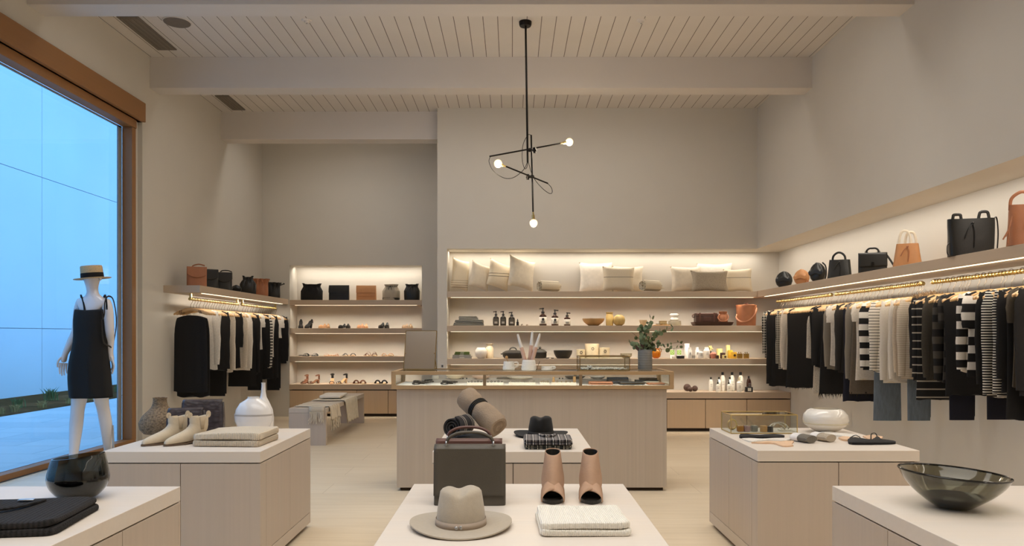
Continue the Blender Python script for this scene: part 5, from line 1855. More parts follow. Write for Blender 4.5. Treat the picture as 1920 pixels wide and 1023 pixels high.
def glass_box(label, x0, x1, y0, y1, z, h, frame, fr=.004, lining=None):
    t = thing('glass_box', label, 'box', ((x0 + x1) / 2, (y0 + y1) / 2, z))
    a, b = (x1 - x0) / 2, (y1 - y0) / 2
    g = MB()
    for zz in (fr, h - fr):
        for p, q in (((-a, -b), (a, -b)), ((a, -b), (a, b)), ((a, b), (-a, b)), ((-a, b), (-a, -b))):
            g.tube([(p[0], p[1], zz), (q[0], q[1], zz)], fr, 6)
    for p in ((-a, -b), (a, -b), (a, b), (-a, b)):
        g.tube([(p[0], p[1], fr), (p[0], p[1], h - fr)], fr, 6)
    g.build('frame', frame, t)
    B(-a + fr, a - fr, -b + fr, b - fr, .001, .006).build('base', lining or frame, t, smooth=False)
    for nm, bx in (('front_pane', (-a + fr, a - fr, -b - .001, -b + .001)), ('back_pane', (-a + fr, a - fr, b - .001, b + .001)), ('side_pane', (-a - .001, -a + .001, -b + fr, b - fr)), ('side_pane', (a - .001, a + .001, -b + fr, b - fr))):
        B(*bx, fr, h - fr).build(nm, CLEAR, t, smooth=False)
    B(-a + fr, a - fr, -b + fr, b - fr, h - fr - .001, h - fr + .001).build('lid_pane', CLEAR, t, smooth=False)
    return t


gx0, gx1 = PX(1087.5, 6.47), PX(1180.5, 6.47)
glass_box('bronze-edged clear glass box with white pebbles on top of the case', gx0, gx1, 6.47, 6.75, CZ, .128, BRASS_D, .0035)
WPEB = mat('white_pebble', (230, 224, 212), .5)
g = MB()
for j in range(330):
    g.ball((R.uniform(gx0 + .02, gx1 - .02), R.uniform(6.49, 6.73), CZ + .012 + R.uniform(0, .008)), R.uniform(.005, .009), None, R.uniform(.004, .006), 6, 4)
o = g.build('white_pebbles', WPEB)
tag(o, 'layer of white pebbles covering the floor of the bronze-edged glass box', 'pebbles')
o['kind'] = 'stuff'
t = thing('crystal', 'jagged white crystal lying on the pebbles in the glass box', 'crystal', (PX(1106, 6.52), 6.53, CZ + .024))
g = MB()
for j in range(6):
    a = j * 1.05
    g.loft([sring(.022, .018, 0, 5, 2, .012 * cos(a), .01 * sin(a)), sring(.002, .002, R.uniform(.018, .034), 5, 2, .022 * cos(a), .016 * sin(a))])
g.build('crystal', WHITE, t, smooth=False)
# ---- plant
VG = rib('blue_grey_ribbed_pot', (134, 134, 132), 'Z', .022, .86, .6, .3)
t = thing('plant_vase', 'blue-grey cylinder vase with faint rings at the end of the glass case', 'vase', cl(1209.5, 6.70))
MB().lathe([(0, 0), (.060, 0), (.064, .006), (.064, .178), (.060, .18), (.056, .178), (.056, .13), (0, .13)], 32).build('body', VG, t)
px0 = Vector(cl(1209.5, 6.70))
t = thing('eucalyptus_bunch', 'loose bunch of eucalyptus branches standing in the blue-grey vase', 'plant', px0 + Vector((0, 0, .132)))
STEM = mat('brown_green_stem', (98, 84, 54), .7)
LEAFG = mat('eucalyptus_leaf', (104, 120, 84), .6, var=.3, scale=20)
LEAFP = mat('purple_leaf', (86, 62, 58), .6, var=.25, scale=20)
tips = [(1222, 594, 0), (1178, 640, -.03), (1184, 622, .05), (1199, 612, .02), (1247, 616, -.04), (1262, 612, .05), (1281, 640, -.02), (1273, 652, .06), (1215, 607, -.06), (1228, 622, -.08), (1238, 640, .02), (1190, 648, .06), (1205, 630, -.07)]
n = 0
for (tx, ty, dy) in tips:
    tip = Vector((PX(tx, 6.7 + dy), 6.7 + dy, PZ(ty, 6.7 + dy))) - (px0 + Vector((0, 0, .132)))
    b0 = Vector((R.uniform(-.02, .02), R.uniform(-.02, .02), .003))
    mid = Vector((tip.x * .38, tip.y * .5, tip.z * .62 + .01))
    pts = spline([b0, Vector((b0.x + tip.x * .1, b0.y, .05)), mid, tip], 7)
    st = MB().tube(pts, [.0028 - .0018 * i / len(pts) for i in range(len(pts))], 5).build('branch', STEM, t)
    lf = MB()
    for i in range(8, len(pts)):
        for s in (-1, 1):
            if R.random() < .5:
                continue
            c = pts[i] + Vector((s * R.uniform(.010, .022), R.uniform(-.018, .018), R.uniform(-.014, .014)))
            rr = R.uniform(.011, .023)
            one = MB()
            one.loft([[Vector((rr * q * cos(a) * (1 - .15 * cos(a)), rr * q * sin(a), .25 * rr * (1 - q))) for a in (2 * pi * k / 9 for k in range(9))] for q in (1, .5, .05)])
            one.move(c.x, c.y, c.z, R.uniform(40, 130), R.uniform(-50, 50), R.uniform(0, 360))
            me_ = bpy.data.meshes.new('leaf_tmp')
            one.bm.to_mesh(me_)
            one.bm.free()
            lf.bm.from_mesh(me_)
            bpy.data.meshes.remove(me_)
    lf.build('foliage', LEAFG, st)
t2 = thing('purple_sprigs', 'dark purple leaf sprigs low in the vase among the eucalyptus', 'plant', px0 + Vector((0, 0, .134)))
sp_ = MB()
for j in range(18):
    a = R.uniform(0, 6.28)
    q = Vector((R.gauss(0, .035) - .005, R.gauss(0, .03), R.uniform(.06, .15)))
    b0 = Vector((q.x * .3, q.y * .3, 0))
    u = (q - b0)
    side = Vector((u.z, 0, -u.x)).normalized() * .011
    sp_.loft([[b0 - side * .2, b0 + side * .2, b0 + Vector((0, .002, 0))], [b0 + u * .6 - side, b0 + u * .6 + side, b0 + u * .6 + Vector((0, .004, 0))], [q - side * .05, q + side * .05, q + Vector((0, .001, 0))]])
sp_.build('leaves', LEAFP, t2, smooth=False)

# ================================================================ inside the case
def ci(x, d, z=CFL): return (PX(x, d), d, z)


BEAD = mat('dark_tortoise', (44, 38, 32), .25, var=.3, scale=40)
for c, (cx, nn, lab) in enumerate(((793, 7, 'tangled heap of dark bead bracelets nearest the mirror end, bracelet'), (842, 5, 'second smaller heap of dark bead bracelets in the case, bracelet'))):
    for j in range(nn):
        a = (j - (nn - 1) / 2)
        t = thing('bead_bracelet', '%s %s' % (lab, ['lying lowest', 'at the near side', 'tipped up at the back', 'on the window side', 'on the plant side', 'leaning on top', 'topmost of all'][j]), 'bracelet', ci(cx + a * 5.2 * (1 if j % 2 else .8), 6.52 + .05 * (j % 3), CFL + .002 + .011 * (j % 2 + j // 4)), j * 40)
        g = MB()
        for k in range(14):
            b = 2 * pi * k / 14
            g.ball((.031 * cos(b), .031 * sin(b), .008 + .006 * sin(b)), .0075, seg=7, rows=5)
        g.build('beads', BEAD, t)
CARD = mat('ivory_card', (232, 224, 208), .8)
SILV = mat('silver_jewellery', (190, 184, 172), .25, .9)
# tray cards with little pieces of jewellery on them
for i, (x0, x1, mm) in enumerate(((876, 905, BEAD), (912, 944, BEAD), (954, 1004, SILV), (1012, 1030, BRASS_D), (1034, 1080, BRASS_D))):
    d = 6.50
    t = thing('jewellery_card', 'ivory jewellery card in the case, %s' % ['first after the bracelet heaps', 'just past the first mullion', 'longest, with silver pieces', 'short one before the second mullion', 'last long one before the leather pouches'][i], 'card', ci((x0 + x1) / 2, d))
    w = (x1 - x0) / 2 * d / F
    B(-w, w, -.04, .04, 0, .018).build('card', CARD, t, smooth=False, bev=.001)
    for j in range(3 + (x1 - x0) // 14):
        jx = -w + .014 + (2 * w - .028) * j / (2 + (x1 - x0) // 14)
        tt = thing('ring' if j % 2 else 'earring', 'tiny %s piece on the %s jewellery card, place %s along it' % ('silver' if mm is SILV else 'brass' if mm is BRASS_D else 'dark stone', ['first', 'second', 'longest', 'short', 'last'][i], ['one', 'two', 'three', 'four', 'five', 'six', 'seven'][j]), 'jewellery', ci((x0 + x1) / 2, d, CFL + .0185))
        tt.location.x += jx
        tt.location.y += R.uniform(-.02, .02)
        if j % 2:
            MB().tube([(.007 * cos(a), 0, .009 + .007 * sin(a)) for a in (2 * pi * k / 12 for k in range(13))], .0018, 6).build('band', mm, tt)
        else:
            MB().ball((0, 0, .006), .0055, seg=8, rows=6).build('stone', mm, tt)
RZ0 = .875 + .0625
PL = mat('pale_pink_dish', (206, 176, 154), .5)
PL2 = mat('dark_plate', (70, 66, 60), .4)


def ri(x, d=6.82): return (PX(x, d), d, RZ0)


def dish(label, x, r, h, m, d=6.82):
    t = thing('dish', label, 'dish', ri(x, d))
    MB().lathe([(0, 0), (r * .5, 0), (r * .85, h * .45), (r, h), (r * .96, h), (r * .8, h * .5), (0, .004)], 28).build('dish', m, t)


dish('wide pale dish on the grey riser, above the second bracelet heap', 853, .085, .035, mat('bone_dish', (222, 206, 178), .5), 6.80)
dish('dusty pink dish on the riser beside the first mullion', 902, .085, .028, PL, 6.80)
dish('flat bone plate on the riser behind the longest jewellery card', 975, .12, .018, mat('bone_plate', (226, 216, 198), .5), 6.80)
dish('dark plate on the riser before the second mullion', 1078, .095, .024, PL2, 6.80)
dish('small pale plate on the riser at the leather pouches', 1120, .07, .022, mat('grey_plate_c', (190, 184, 176), .5), 6.80)
t = thing('wrapped_soap', 'small pale wrapped soap standing on the riser end near the mirror', 'soap', ri(816, 6.82))
MB().loft([sring(.06, .04, 0, 20, 4), sring(.064, .044, .014, 20, 4), sring(.06, .04, .028, 20, 4)]).build('soap', CARD, t)
for i, x in enumerate((868, 875, 1049, 1055)):
    t = thing('stud_earring', 'dark stud on the grey riser, %s' % ['left of the pink dish', 'next to the pink dish', 'before the dark plate', 'closest to the dark plate'][i], 'jewellery', ri(x, 6.76))
    MB().ball((0, 0, .007), .007, seg=10, rows=8).build('stone', BEAD, t)
t = thing('woven_pad', 'grey woven pad with trinkets on the riser past the first mullion', 'pad', ri(946, 6.80))
MB().loft([sring(.14, .07, 0, 28, 3), sring(.15, .08, .008, 28, 3), sring(.13, .06, .016, 28, 3)]).build('pad', weave('grey_woven', (126, 118, 106), 200), t)
t = thing('wooden_stand', 'small wooden ring stand in the case near the second mullion', 'stand', ci(1038, 6.60))
MB().loft([sring(.03, .03, 0, 12, 3), sring(.018, .018, .06, 12, 3)]).build('stand', WOODB, t)
t = thing('wooden_block', 'upright little wooden block beside the second mullion', 'block', ci(1077, 6.62))
MB().box(-.012, .012, -.012, .012, 0, .065).build('block', WOODB, t, bev=.002)


def pouch(label, x, d, w, dp, h, m, rz=0, z=CFL + .001):
    t = thing('leather_pouch', label, 'pouch', ci(x, d, z), rz)
    MB().loft([sring(w, dp, 0, 36, 7), sring(w * 1.01, dp * 1.01, h * .4, 36, 7), sring(w * .98, dp * .9, h, 36, 7)]).build('body', m, t, bev=.002)
    MB().tube([(-w * .47, -dp * .5 - .001, h * .55), (w * .47, -dp * .5 - .001, h * .55)], .0016, 6).build('zip', BRASS_D, t)


LNAVY = leather('navy_leather', (44, 52, 62), .6)
pouch('tan leather pouch lying in front, just past the second mullion', 1126, 6.53, .21, .14, .026, LTANR, -4)
pouch('long black leather pouch overlapping beside the tan one', 1184, 6.52, .22, .12, .024, LBLK, 2)
pouch('flat warm tan leather pouch at the far end of the case', 1229, 6.52, .15, .13, .014, LTANR, 0)
pouch('navy leather pouch on the floor behind the tan and black ones', 1158, 6.71, .19, .10, .052, LNAVY, 0)
t = thing('wallet', 'dark wallet with pale edge at the end of the case', 'wallet', ci(1212, 6.70))
MB().box(-.10, .10, -.05, .05, 0, .03).build('body', LBLK, t, bev=.004)
MB().box(-.098, .102, -.052, .05, .010, .020).build('paper_edge', PAGE, t)
t = thing('wallet', 'small black wallet stacked on the one with the pale edge', 'wallet', ci(1215, 6.71, CFL + .0305), 4)
MB().box(-.075, .075, -.04, .04, 0, .018).build('body', LBLK, t, bev=.003)
MB().tube([(-.07, -.0405, .009), (.07, -.0405, .009)], .0016, 6).build('zip', BRASS_D, t)
# ================================================================ goods on the display tables
def tl(x, y, z=TZ):
    """a point of the photo on the table-top plane"""
    d = (H - z) * F / (y - 627.0)
    return (PX(x, d), d, z)


FELT = mat('pale_grey_felt', (176, 164, 146), .95, var=.04, scale=60, bump=.12, sheen=.2)
FELTB = mat('black_felt', (13, 12, 12), .95, var=.05, scale=60, bump=.12, sheen=.1)
RIBBON = mat('taupe_ribbon', (168, 152, 136), .8)


def fedora(label, loc, rz, R0, cw, h, m, band, wave=.012, pin=None):
    t = thing('felt_hat', label, 'hat', loc, rz)
    g = MB()
    N_ = 72

    def brim(q, zoff):
        out = []
        for k in range(N_):
            a = 2 * pi * k / N_
            rx, ry = cw / 2 + (R0 - cw / 2) * q, cw / 2 * 1.12 + (R0 * 1.10 - cw / 2 * 1.12) * q
            z = .004 + wave * q * q * (cos(2 * a) * .55 + .45) + zoff
            out.append(Vector((rx * cos(a), ry * sin(a), max(zoff, z))))
        return out
    g.loft([brim(q, .0045) for q in (0, .3, .6, .85, 1)] + [brim(q, 0) for q in (1, .85, .6, .3, 0)])
    g.build('brim', m, t)
    rings = []
    for i in range(13):
        u = i / 12
        r = []
        for k in range(N_):
            a = 2 * pi * k / N_
            if u <= .62:
                v = u / .62
                s, z = 1 - .13 * v ** 1.6, .004 + (h - .022) * v
            else:
                v = (u - .62) / .38
                s, z = .87 * cos(v * pi / 2) ** .62 + .001, .004 + h - .022 + .022 * sin(v * pi / 2)
            x, y = cw / 2 * s * cos(a), cw / 2 * 1.12 * s * sin(a)
            up = max(0, (z - h * .45) / (h * .55))
            # crease along the crown and two pinches at the front
            z -= .015 * math.exp(-((x + .006) / .026) ** 2) * up ** 2 * (1 if y > -.05 else 1.1)
            pin_ = math.exp(-((y + cw * .42) / .05) ** 2) * up
            x *= 1 - .26 * pin_
            y += .012 * pin_ * math.exp(-(x / .03) ** 2)
            r.append(Vector((x, y, z)))
        rings.append(r)
    MB().loft(rings).build('crown', m, t)
    bw = cw / 2 + .0025
    bd = MB().loft([[Vector((bw * s * cos(a), bw * 1.12 * s * sin(a), z)) for a in (2 * pi * k / 60 for k in range(60))] for z, s in ((.006, 1.01), (.030, .992))], True, False, False).build('band', band, t, solid=.002)
    if pin:
        MB().ball((-.015, -bw * 1.13 - .001, .017), .006, .003, .006, 12, 8).ball((.0, -bw * 1.13 - .001, .018), .005, .003, .007, 10, 8).build('pin', pin, bd)
    return t


fedora('pale grey wide-brimmed felt hat on the nearest middle table', (-.175, 2.56, TZ), 4, .1745, .168, .132, FELT, RIBBON, .012, STEEL)
fedora('black felt fedora at the back of the middle table', (PX(1014, 4.86), 4.86, TZ), -8, .175, .165, .125, FELTB, mat('black_ribbon', (24, 22, 22), .7), .016)


# satchels
def satchel(label, loc, rz, w, h, dp, m):
    t = bag_flap(label, loc, rz, w, dp, h, m, flap=.76, e=10)
    hw, hh = w * .33, .052
    hd = MB().tube(spline([(-hw, -.012, h + .016), (-hw + .012, -.012, h + .036), (-hw * .5, -.012, h + hh), (0, -.012, h + hh + .004), (hw * .5, -.012, h + hh), (hw - .012, -.012, h + .036), (hw, -.012, h + .016)], 6), .0075, 10, flat=.8).build('handle', m, t)
    for s in (-1, 1):
        MB().tube([(s * hw + .0, -.012 + .010 * cos(a), h + .010 + .012 * sin(a)) for a in (2 * pi * k / 14 for k in range(15))], .0028, 6).build('ring', STEEL, hd)
        MB().box(s * hw - .012, s * hw + .012, -.018, -.006, h - .002, h + .006).build('handle_tab', m, hd, bev=.002)


satchel('slate grey flap satchel with arched handle behind the pale felt hat', (PX(881.5, 2.90), 2.90, TZ), 0, .276, .222, .085, LGREY)
satchel('burgundy flap satchel standing behind the slate grey one', (PX(880, 3.06), 3.06, TZ), 0, .270, .222, .07, LBURG)
# heeled mules
MULE = mat('blush_nubuck', (178, 144, 118), .8, var=.06, scale=30, bump=.1)
MSOLE = leather('black_mule_sole', (30, 27, 22), .45)
for s, x in ((-1, 1036.5), (1, 1107.5)):
    t = thing('heeled_mule', 'blush cross-strap heeled mule on the near middle table, %s' % ['nearer the satchel', 'further from the satchel'][s > 0], 'shoe', (PX(x, 2.99), 2.99, TZ), -3 if s < 0 else -5)
    heel = .085
    sole_mesh(heel, .23, .014, 1.02).build('sole', MSOLE, t, smooth=False)
    MB().loft([sring(.05, .055, 0, 20, 4, 0, .083), sring(.062, .07, heel, 20, 4, 0, .078)]).build('heel', MSOLE, t)
    NU, NV = 40, 10
    rows = []
    for j in range(NV + 1):
        v = j / NV
        r = []
        for i in range(NU):
            a = 2 * pi * i / NU - pi / 2           # -pi/2 is the toe side
            fr = max(0, -sin(a))
            y0 = .035 - .085 * fr ** .8 if fr > 0 else .035 + .078 * sin(a)
            w0 = .046 * (1 - .12 * max(0, sin(a)))
            zb = hgt((y0 + .115) / .23, heel) + .014 + .048 * fr ** 3
            x0 = w0 * cos(a)
            yt = .068 + .038 * sin(a)
            xt = .030 * cos(a)
            zt = .182 - .014 * fr + .004 * max(0, sin(a))
            q = v ** .85
            z = zb + (zt - zb) * v
            r.append(Vector((x0 + (xt - x0) * q, y0 + (yt - y0) * q - .010 * sin(pi * v) * fr, z)))
        rows.append(r)
    MB().loft(rows, True, False, False).build('upper', MULE, t, solid=.003, sub=1)
    MB().loft([[Vector((p.x * .93, (p.y - .068) * .93 + .068, p.z - .004)) for p in rows[-1]], [Vector((p.x * .8, (p.y - .068) * .8 + .068, p.z - .05)) for p in rows[-1]]], True, False, True).build('lining', MSOLE, t)
    for q in (-1, 1):
        g = MB()

        def st(u, v, q=q):
            a = pi * u
            w = foot_w(.20 + .1 * v) + .006
            yy = -.115 + .23 * (.10 + .30 * v)
            ly = q * cos(a) * .030
            return Vector((w * cos(a) * 1.02, yy + ly + .012, hgt(.2, heel) + .010 + (.036 + .030 * v + .004 * (q > 0)) * sin(a) ** .8))
        g.grid(st, 16, 4).build('cross_strap', MULE, t, solid=.003)
KNITW = rib('ivory_marled_rib', (248, 240, 228), 'X', .0065, .84, bump=.8)
folded('folded_sweater', 'ivory marled ribbed sweater folded on the near middle table', 'sweater', (PX(1086, 2.57) + .005, 2.55, TZ), 2, .30, .27, .046, KNITW, layers=2, wob=.007)
# middle table, back row
PLB = plaid('black_white_plaid', (28, 26, 32), (128, 120, 118), .038, .05, .36, (228, 222, 214), 'XY')
PLG = plaid('dark_green_plaid', (30, 32, 28), (150, 142, 128), .05, .05, .3, (200, 190, 170), 'XY')
sx = PX(1026, 4.42)
folded('folded_shirt', 'dark green plaid shirt folded under the black and white one', 'shirt', (sx, 4.38, TZ), 0, .275, .24, .022, PLG, layers=2, wob=.004)
t = folded('folded_shirt', 'black and white plaid shirt with collar folded on top of another shirt', 'shirt', (sx, 4.38, TZ + .0245), -1, .285, .25, .032, PLB, layers=2, wob=.004, neck=PLB)
MB().lathe([(0, 0), (.005, 0), (.005, .002), (0, .002)], 10).move(y=-.03, z=.036).build('button', WHITE, t)
NAVK = stripes('charcoal_scarf_stripes', (38, 36, 38), [(.09, .10, .2, (150, 142, 132)), (.09, .05, .4, (170, 160, 150))], 'Y')
folded('folded_trousers', 'dark folded trousers under the rolled scarves on the middle table', 'trousers', (PX(884, 4.62), 4.62, TZ), 6, .26, .2, .03, BK2, layers=2)
roll_throw('dark striped scarf rolled up on the folded trousers', (PX(860, 4.55), 4.55, TZ + .032), -24, .17, .060, NAVK, None, cat='scarf', name='rolled_scarf')
t = thing('rolled_scarf', 'taupe scarf roll tied with a dark cord, propped on the striped roll', 'scarf', (0, 0, 0))
a, b = Vector((PX(934, 4.54), 4.57, .772)), Vector((PX(873, 4.79), 4.79, .945))
TAUPE = mat('taupe_cotton', (158, 138, 116), .95, var=.07, scale=20, bump=.4, bscale=120)
u = (b - a)
LU = u.length
rings = []
for i in range(15):
    q = i / 14
    rr = .072 * (1 - .17 * math.exp(-((q - .60) / .09) ** 2)) * (.9 if i in (0, 14) else 1)
    rings.append((a + u * q, rr))
g = MB()
nrm = u.normalized()
vx = nrm.orthogonal().normalized()
vy = nrm.cross(vx)
allr = []
for i, (c, rr) in enumerate(rings):
    allr.append([c + vx * cos(p) * rr * (1 + .06 * cos(2 * p + 1)) + vy * sin(p) * rr * (1 + .05 * sin(3 * p)) for p in (2 * pi * k / 36 for k in range(36))])
for sgn, idx in ((-1, 0), (1, 14)):
    c, rr = rings[idx]
    caps = [[c - nrm * sgn * -.0 + nrm * sgn * q2 + (p - c) * q1 for p in allr[idx]] for q1, q2 in ((.8, .004), (.55, -.008), (.3, .002), (.05, -.006))]
    allr = (caps[::-1] + allr) if sgn < 0 else (allr + caps)
g.loft(allr).wob(.008, 14, 3)
t.location = (a.x, a.y, TZ)
g.xf(Matrix.Translation((-a.x, -a.y, -TZ)))
g.build('roll', TAUPE, t)
c = a + u * .60 - Vector((a.x, a.y, TZ))
g = MB()
for o in (-.012, 0, .012):
    g.tube([c + nrm * o + vx * cos(p) * .066 + vy * sin(p) * .066 for p in (2 * pi * k / 28 for k in range(29))], .005, 6)
g.build('cord', LBLK, t)
# ---- table by the window, back
BOOT = mat('cream_suede', (208, 192, 166), .9, var=.05, scale=30, bump=.1)
BSOLE = mat('stacked_sole', (104, 84, 66), .6)


def boot(label, loc, rz):
    t = thing('ankle_boot', label, 'boot', loc, rz)
    L = .26
    path = [(-.13, .014, .010, .010), (-.122, .021, .020, .015), (-.10, .027, .030, .021), (-.06, .034, .040, .029), (-.015, .041, .041, .036), (.03, .052, .039, .046), (.065, .072, .038, .058), (.085, .10, .040, .060)]
    rings = []
    dirs = [0, 0, 0, 5, 12, 24, 45, 70]
    for (y, z, a_, b_), dg in zip(path, dirs):
        r = []
        for k in range(28):
            p = 2 * pi * k / 28
            lx, lz = a_ * cos(p), b_ * sin(p)
            ty, tz = -sin(radians(dg)), cos(radians(dg))
            q = Vector((lx, y + lz * ty, z + lz * tz))
            q.z = max(q.z, .012)
            r.append(q)
        rings.append(r)
    for z, y, a_, b_ in ((.125, .082, .040, .058), (.15, .083, .042, .057), (.163, .084, .043, .058)):
        rings.append([Vector((a_ * cos(p), y - b_ * sin(p), z - .006 * cos(2 * p))) for p in (2 * pi * k / 28 for k in range(28))])
    rings.append([Vector((p.x * .88, (p.y - .084) * .88 + .084, p.z - .003)) for p in rings[-1]])
    rings.append([Vector((p.x * .9, (p.y - .084) * .9 + .084, p.z - .05)) for p in rings[-1]])
    MB().loft(rings).build('upper', BOOT, t, sub=1)
    so = []
    for i in range(17):
        q = i / 16
        w = max(.005, .039 * (1 - (1 - q) ** 4) ** .6 * (1 - .22 * max(0, min(1, (q - .4) / .2)) + .2 * max(0, q - .7)) * (1 if q < .97 else .7))
        y, z = -.135 + .275 * q, .002 + .012 * max(0, min(1, (q - .45) / .25))
        so.append([Vector((-w, y, z)), Vector((w, y, z)), Vector((w, y, z + .010)), Vector((-w, y, z + .010))])
    MB().loft(so).build('sole', BSOLE, t, smooth=False)
    MB().loft([sring(.06, .06, 0, 20, 3, 0, .105), sring(.066, .068, .016, 20, 3, 0, .102)]).build('heel', BSOLE, t)
    MB().tube([(0, .145 + .008 * cos(p), .168 + .014 * sin(p)) for p in (2 * pi * k / 14 for k in range(15))], .009, 6, flat=.2, up=(1, 0, 0)).build('pull_tab', BOOT, t)
    MB().tube([(0, .028 + .008 * cos(p), .168 + .012 * sin(p)) for p in (2 * pi * k / 14 for k in range(15))], .008, 6, flat=.2, up=(1, 0, 0)).build('pull_tab', BOOT, t)
    for s in (-1, 1):
        MB().loft([[Vector((s * (.0425 - .002 * abs(yy)), .083 + yy * .018 * (1 - .45 * q), .160 - .075 * q)) for yy in (-1, -.5, 0, .5, 1)] for q in (0, .5, 1)], False).build('elastic_panel', mat('elastic_beige', (186, 168, 142), .9), t, solid=.002)
    return t


boot('cream suede ankle boot nearer the window, toe towards the room', (-2.085, 4.475, TZ), -40)
boot('cream suede ankle boot beside the folded ribbed sweaters', (-1.955, 4.475, TZ), -38)
KB = rib('sand_ribbed_knit', (220, 205, 182), 'X', .0105, .78, bump=.9)
KB2 = rib('darker_sand_ribbed_knit', (206, 190, 166), 'X', .0105, .76, bump=.9)
sx = -1.665
folded('folded_sweater', 'darker sand ribbed sweater at the bottom of the folded pair', 'sweater', (sx, 4.52, TZ), -4, .40, .34, .036, KB2, layers=1, wob=.008)
folded('folded_sweater', 'sand ribbed sweater folded on top of another, beside the boots', 'sweater', (sx, 4.53, TZ + .0375), -3, .40, .34, .044, KB, layers=1, wob=.011, sag=.010)
WV = weave('seagrass_weave', (150, 128, 102), 75, .3, .9, .8, (1, 1, 1.6))
vase('woven_vase', 'brown woven seagrass vase with narrow neck behind the boots', (PX(300, 4.98), 4.98, TZ), [(.10, 0), (.125, .03), (.13, .07), (.11, .115), (.075, .15), (.052, .175), (.044, .20), (.042, .225), (.046, .236)], WV)
CROC = weave('dark_croc_leather', (72, 63, 66), 30, .4, .32, .5, (1, 1, 1.5))


def croc(label, loc, rz, w, h, dp):
    t = thing('croc_bag', label, 'bag', loc, rz)
    MB().loft([sring(w * .94, dp * .9, 0, 36, 6), sring(w, dp, h * .3, 36, 6), sring(w * .95, dp * .6, h * .85, 36, 6), sring(w * .9, dp * .3, h, 36, 6)]).build('body', CROC, t)
    g = MB()

    def fl(u, v):
        x = (u - .5) * w * (.92 + .08 * v)
        L = v * (dp * .4 + h * .95)
        if L < dp * .35:
            return Vector((x, dp * .18 - L, h + .008))
        q = (L - dp * .35) / h
        return Vector((x, -dp * (.17 + .38 * min(1, q * 1.25) ** .8) - .006, h + .006 - (L - dp * .35)))
    g.grid(fl, 14, 18).build('flap', CROC, t, solid=.006)
    for s in (-1, 1):
        MB().loft([[Vector((s * (w * .47 + .004), y * dp * k1, z)) for y in (-.5, 0, .5)] for z, k1 in ((h * .08, .9), (h * .4, 1), (h * .96, .35))], False).build('gusset', leather('croc_gusset', (50, 42, 42), .4), t, solid=.004)
    return t


croc('smaller dark crocodile-embossed bag just behind the cream boots', (PX(349, 4.82), 4.82, TZ), 12, .225, .172, .08)
croc('larger dark crocodile-embossed bag standing behind the smaller one', (PX(381, 5.07), 5.07, TZ), 12, .27, .205, .10)
GW_ = mat('white_opal_glass', (236, 232, 228), .14, var=.01, coat=.4)
t = thing('round_bottle', 'round flattened white glass bottle vase with short neck', 'vase', (PX(475.5, 5.02), 5.02, TZ), 0)
MB().lathe([(0, 0), (.06, 0), (.10, .025), (.124, .075), (.127, .105), (.118, .15), (.09, .195), (.05, .22), (.040, .228), (.040, .238), (.034, .238), (.034, .20), (0, .20)], 40, (0, 0, 0), 1, .62).build('body', GW_, t)
MB().lathe([(.1262, .112), (.1278, .116), (.1272, .124), (.1255, .124)], 40, (0, 0, 0), 1, .62).build('clear_band', mat('smoke_band', (188, 182, 176), .3), t)
t = thing('slim_bottle', 'slim white glass bottle vase with long thin neck behind the round one', 'vase', (PX(494, 5.14) + .0, 5.14, TZ))
MB().lathe([(0, 0), (.05, 0), (.068, .02), (.070, .08), (.062, .14), (.040, .19), (.022, .225), (.015, .26), (.013, .318), (.016, .325), (.012, .325), (.011, .28), (0, .28)], 32).build('body', GW_, t)
# ---- table by the window, front
SMOKE = glass('smoky_glass', (196, 199, 196), .16, (12, 12, 11), 1.3)
SMOKE2 = glass('smoky_glass_wide', (212, 211, 198), .17, (24, 24, 20), 1.3)
t = thing('smoky_vase', 'rounded dark smoky glass vase with slanted rim by the window', 'vase', (PX(147, 2.98), 2.98, TZ), 0)
pr = [(0, 0), (.045, 0)] + [(p.x, p.y) for p in spline([(.050, .002, 0), (.075, .016, 0), (.100, .045, 0), (.111, .075, 0), (.110, .105, 0), (.100, .15, 0), (.094, .172, 0)], 5)]
g = MB().lathe(pr + [(r - .006, z) for r, z in pr[::-1][:26]] + [(.04, .012), (0, .012)], 64)
for v in g.bm.verts:
    if v.co.z > .1:
        v.co.z += (v.co.z - .1) / .07 * .010 * v.co.x / .1
g.build('body', SMOKE, t)
MB().lathe([(0, .008), (.07, .0125), (.096, .046), (.1035, .075), (.1033, .092), (0, .094)], 40).build('thick_base', mat('dark_glass_core', (18, 18, 15), .1), t)
KBLK = rib('black_ribbed_knit', (40, 37, 37), 'X', .016, .22, bump=1)
t = folded('folded_sweater', 'black ribbed sweater with collar folded on the near window-side table', 'sweater', (-1.765, 2.585, TZ), 8, .50, .40, .05, KBLK, layers=2, wob=.008, neck=KBLK)
MB().box(-.01, .045, .12, .14, .052, .057).build('zip_pull', STEEL, t, bev=.002)
# ---- table by the rails, back
GBX0, GBX1, GY0, GY1 = 1.447, 1.885, 4.935, 5.155
glass_box('brass-edged glass box holding bottles and bangles, by the clothes rail', GBX0, GBX1, GY0, GY1, TZ, .128, BRASS, .0035, mat('pale_box_floor', (206, 196, 180), .8))
LIQ = [('amber', (206, 152, 62)), ('rose', (198, 170, 170)), ('clear', (170, 170, 160))]
for i, (x, (nm, col)) in enumerate(zip((1392, 1404, 1418), LIQ)):
    t = thing('scent_bottle', 'leaning %s scent bottle inside the brass-edged box' % nm, 'bottle', (PX(x - 4, 5.0), 5.0, TZ + .0075), 10)
    MB().loft([sring(.036, .036, 0, 20, 5), sring(.04, .04, .004, 20, 5), sring(.04, .04, .034, 20, 5), sring(.036, .036, .04, 20, 5)]).build('bottle', glass('scent_' + nm, col, .5, col), t)
    MB().tube([(-.006, 0, .040), (-.045, 0, .088)], .0065, 8).build('glass_stopper', CLEAR, t)
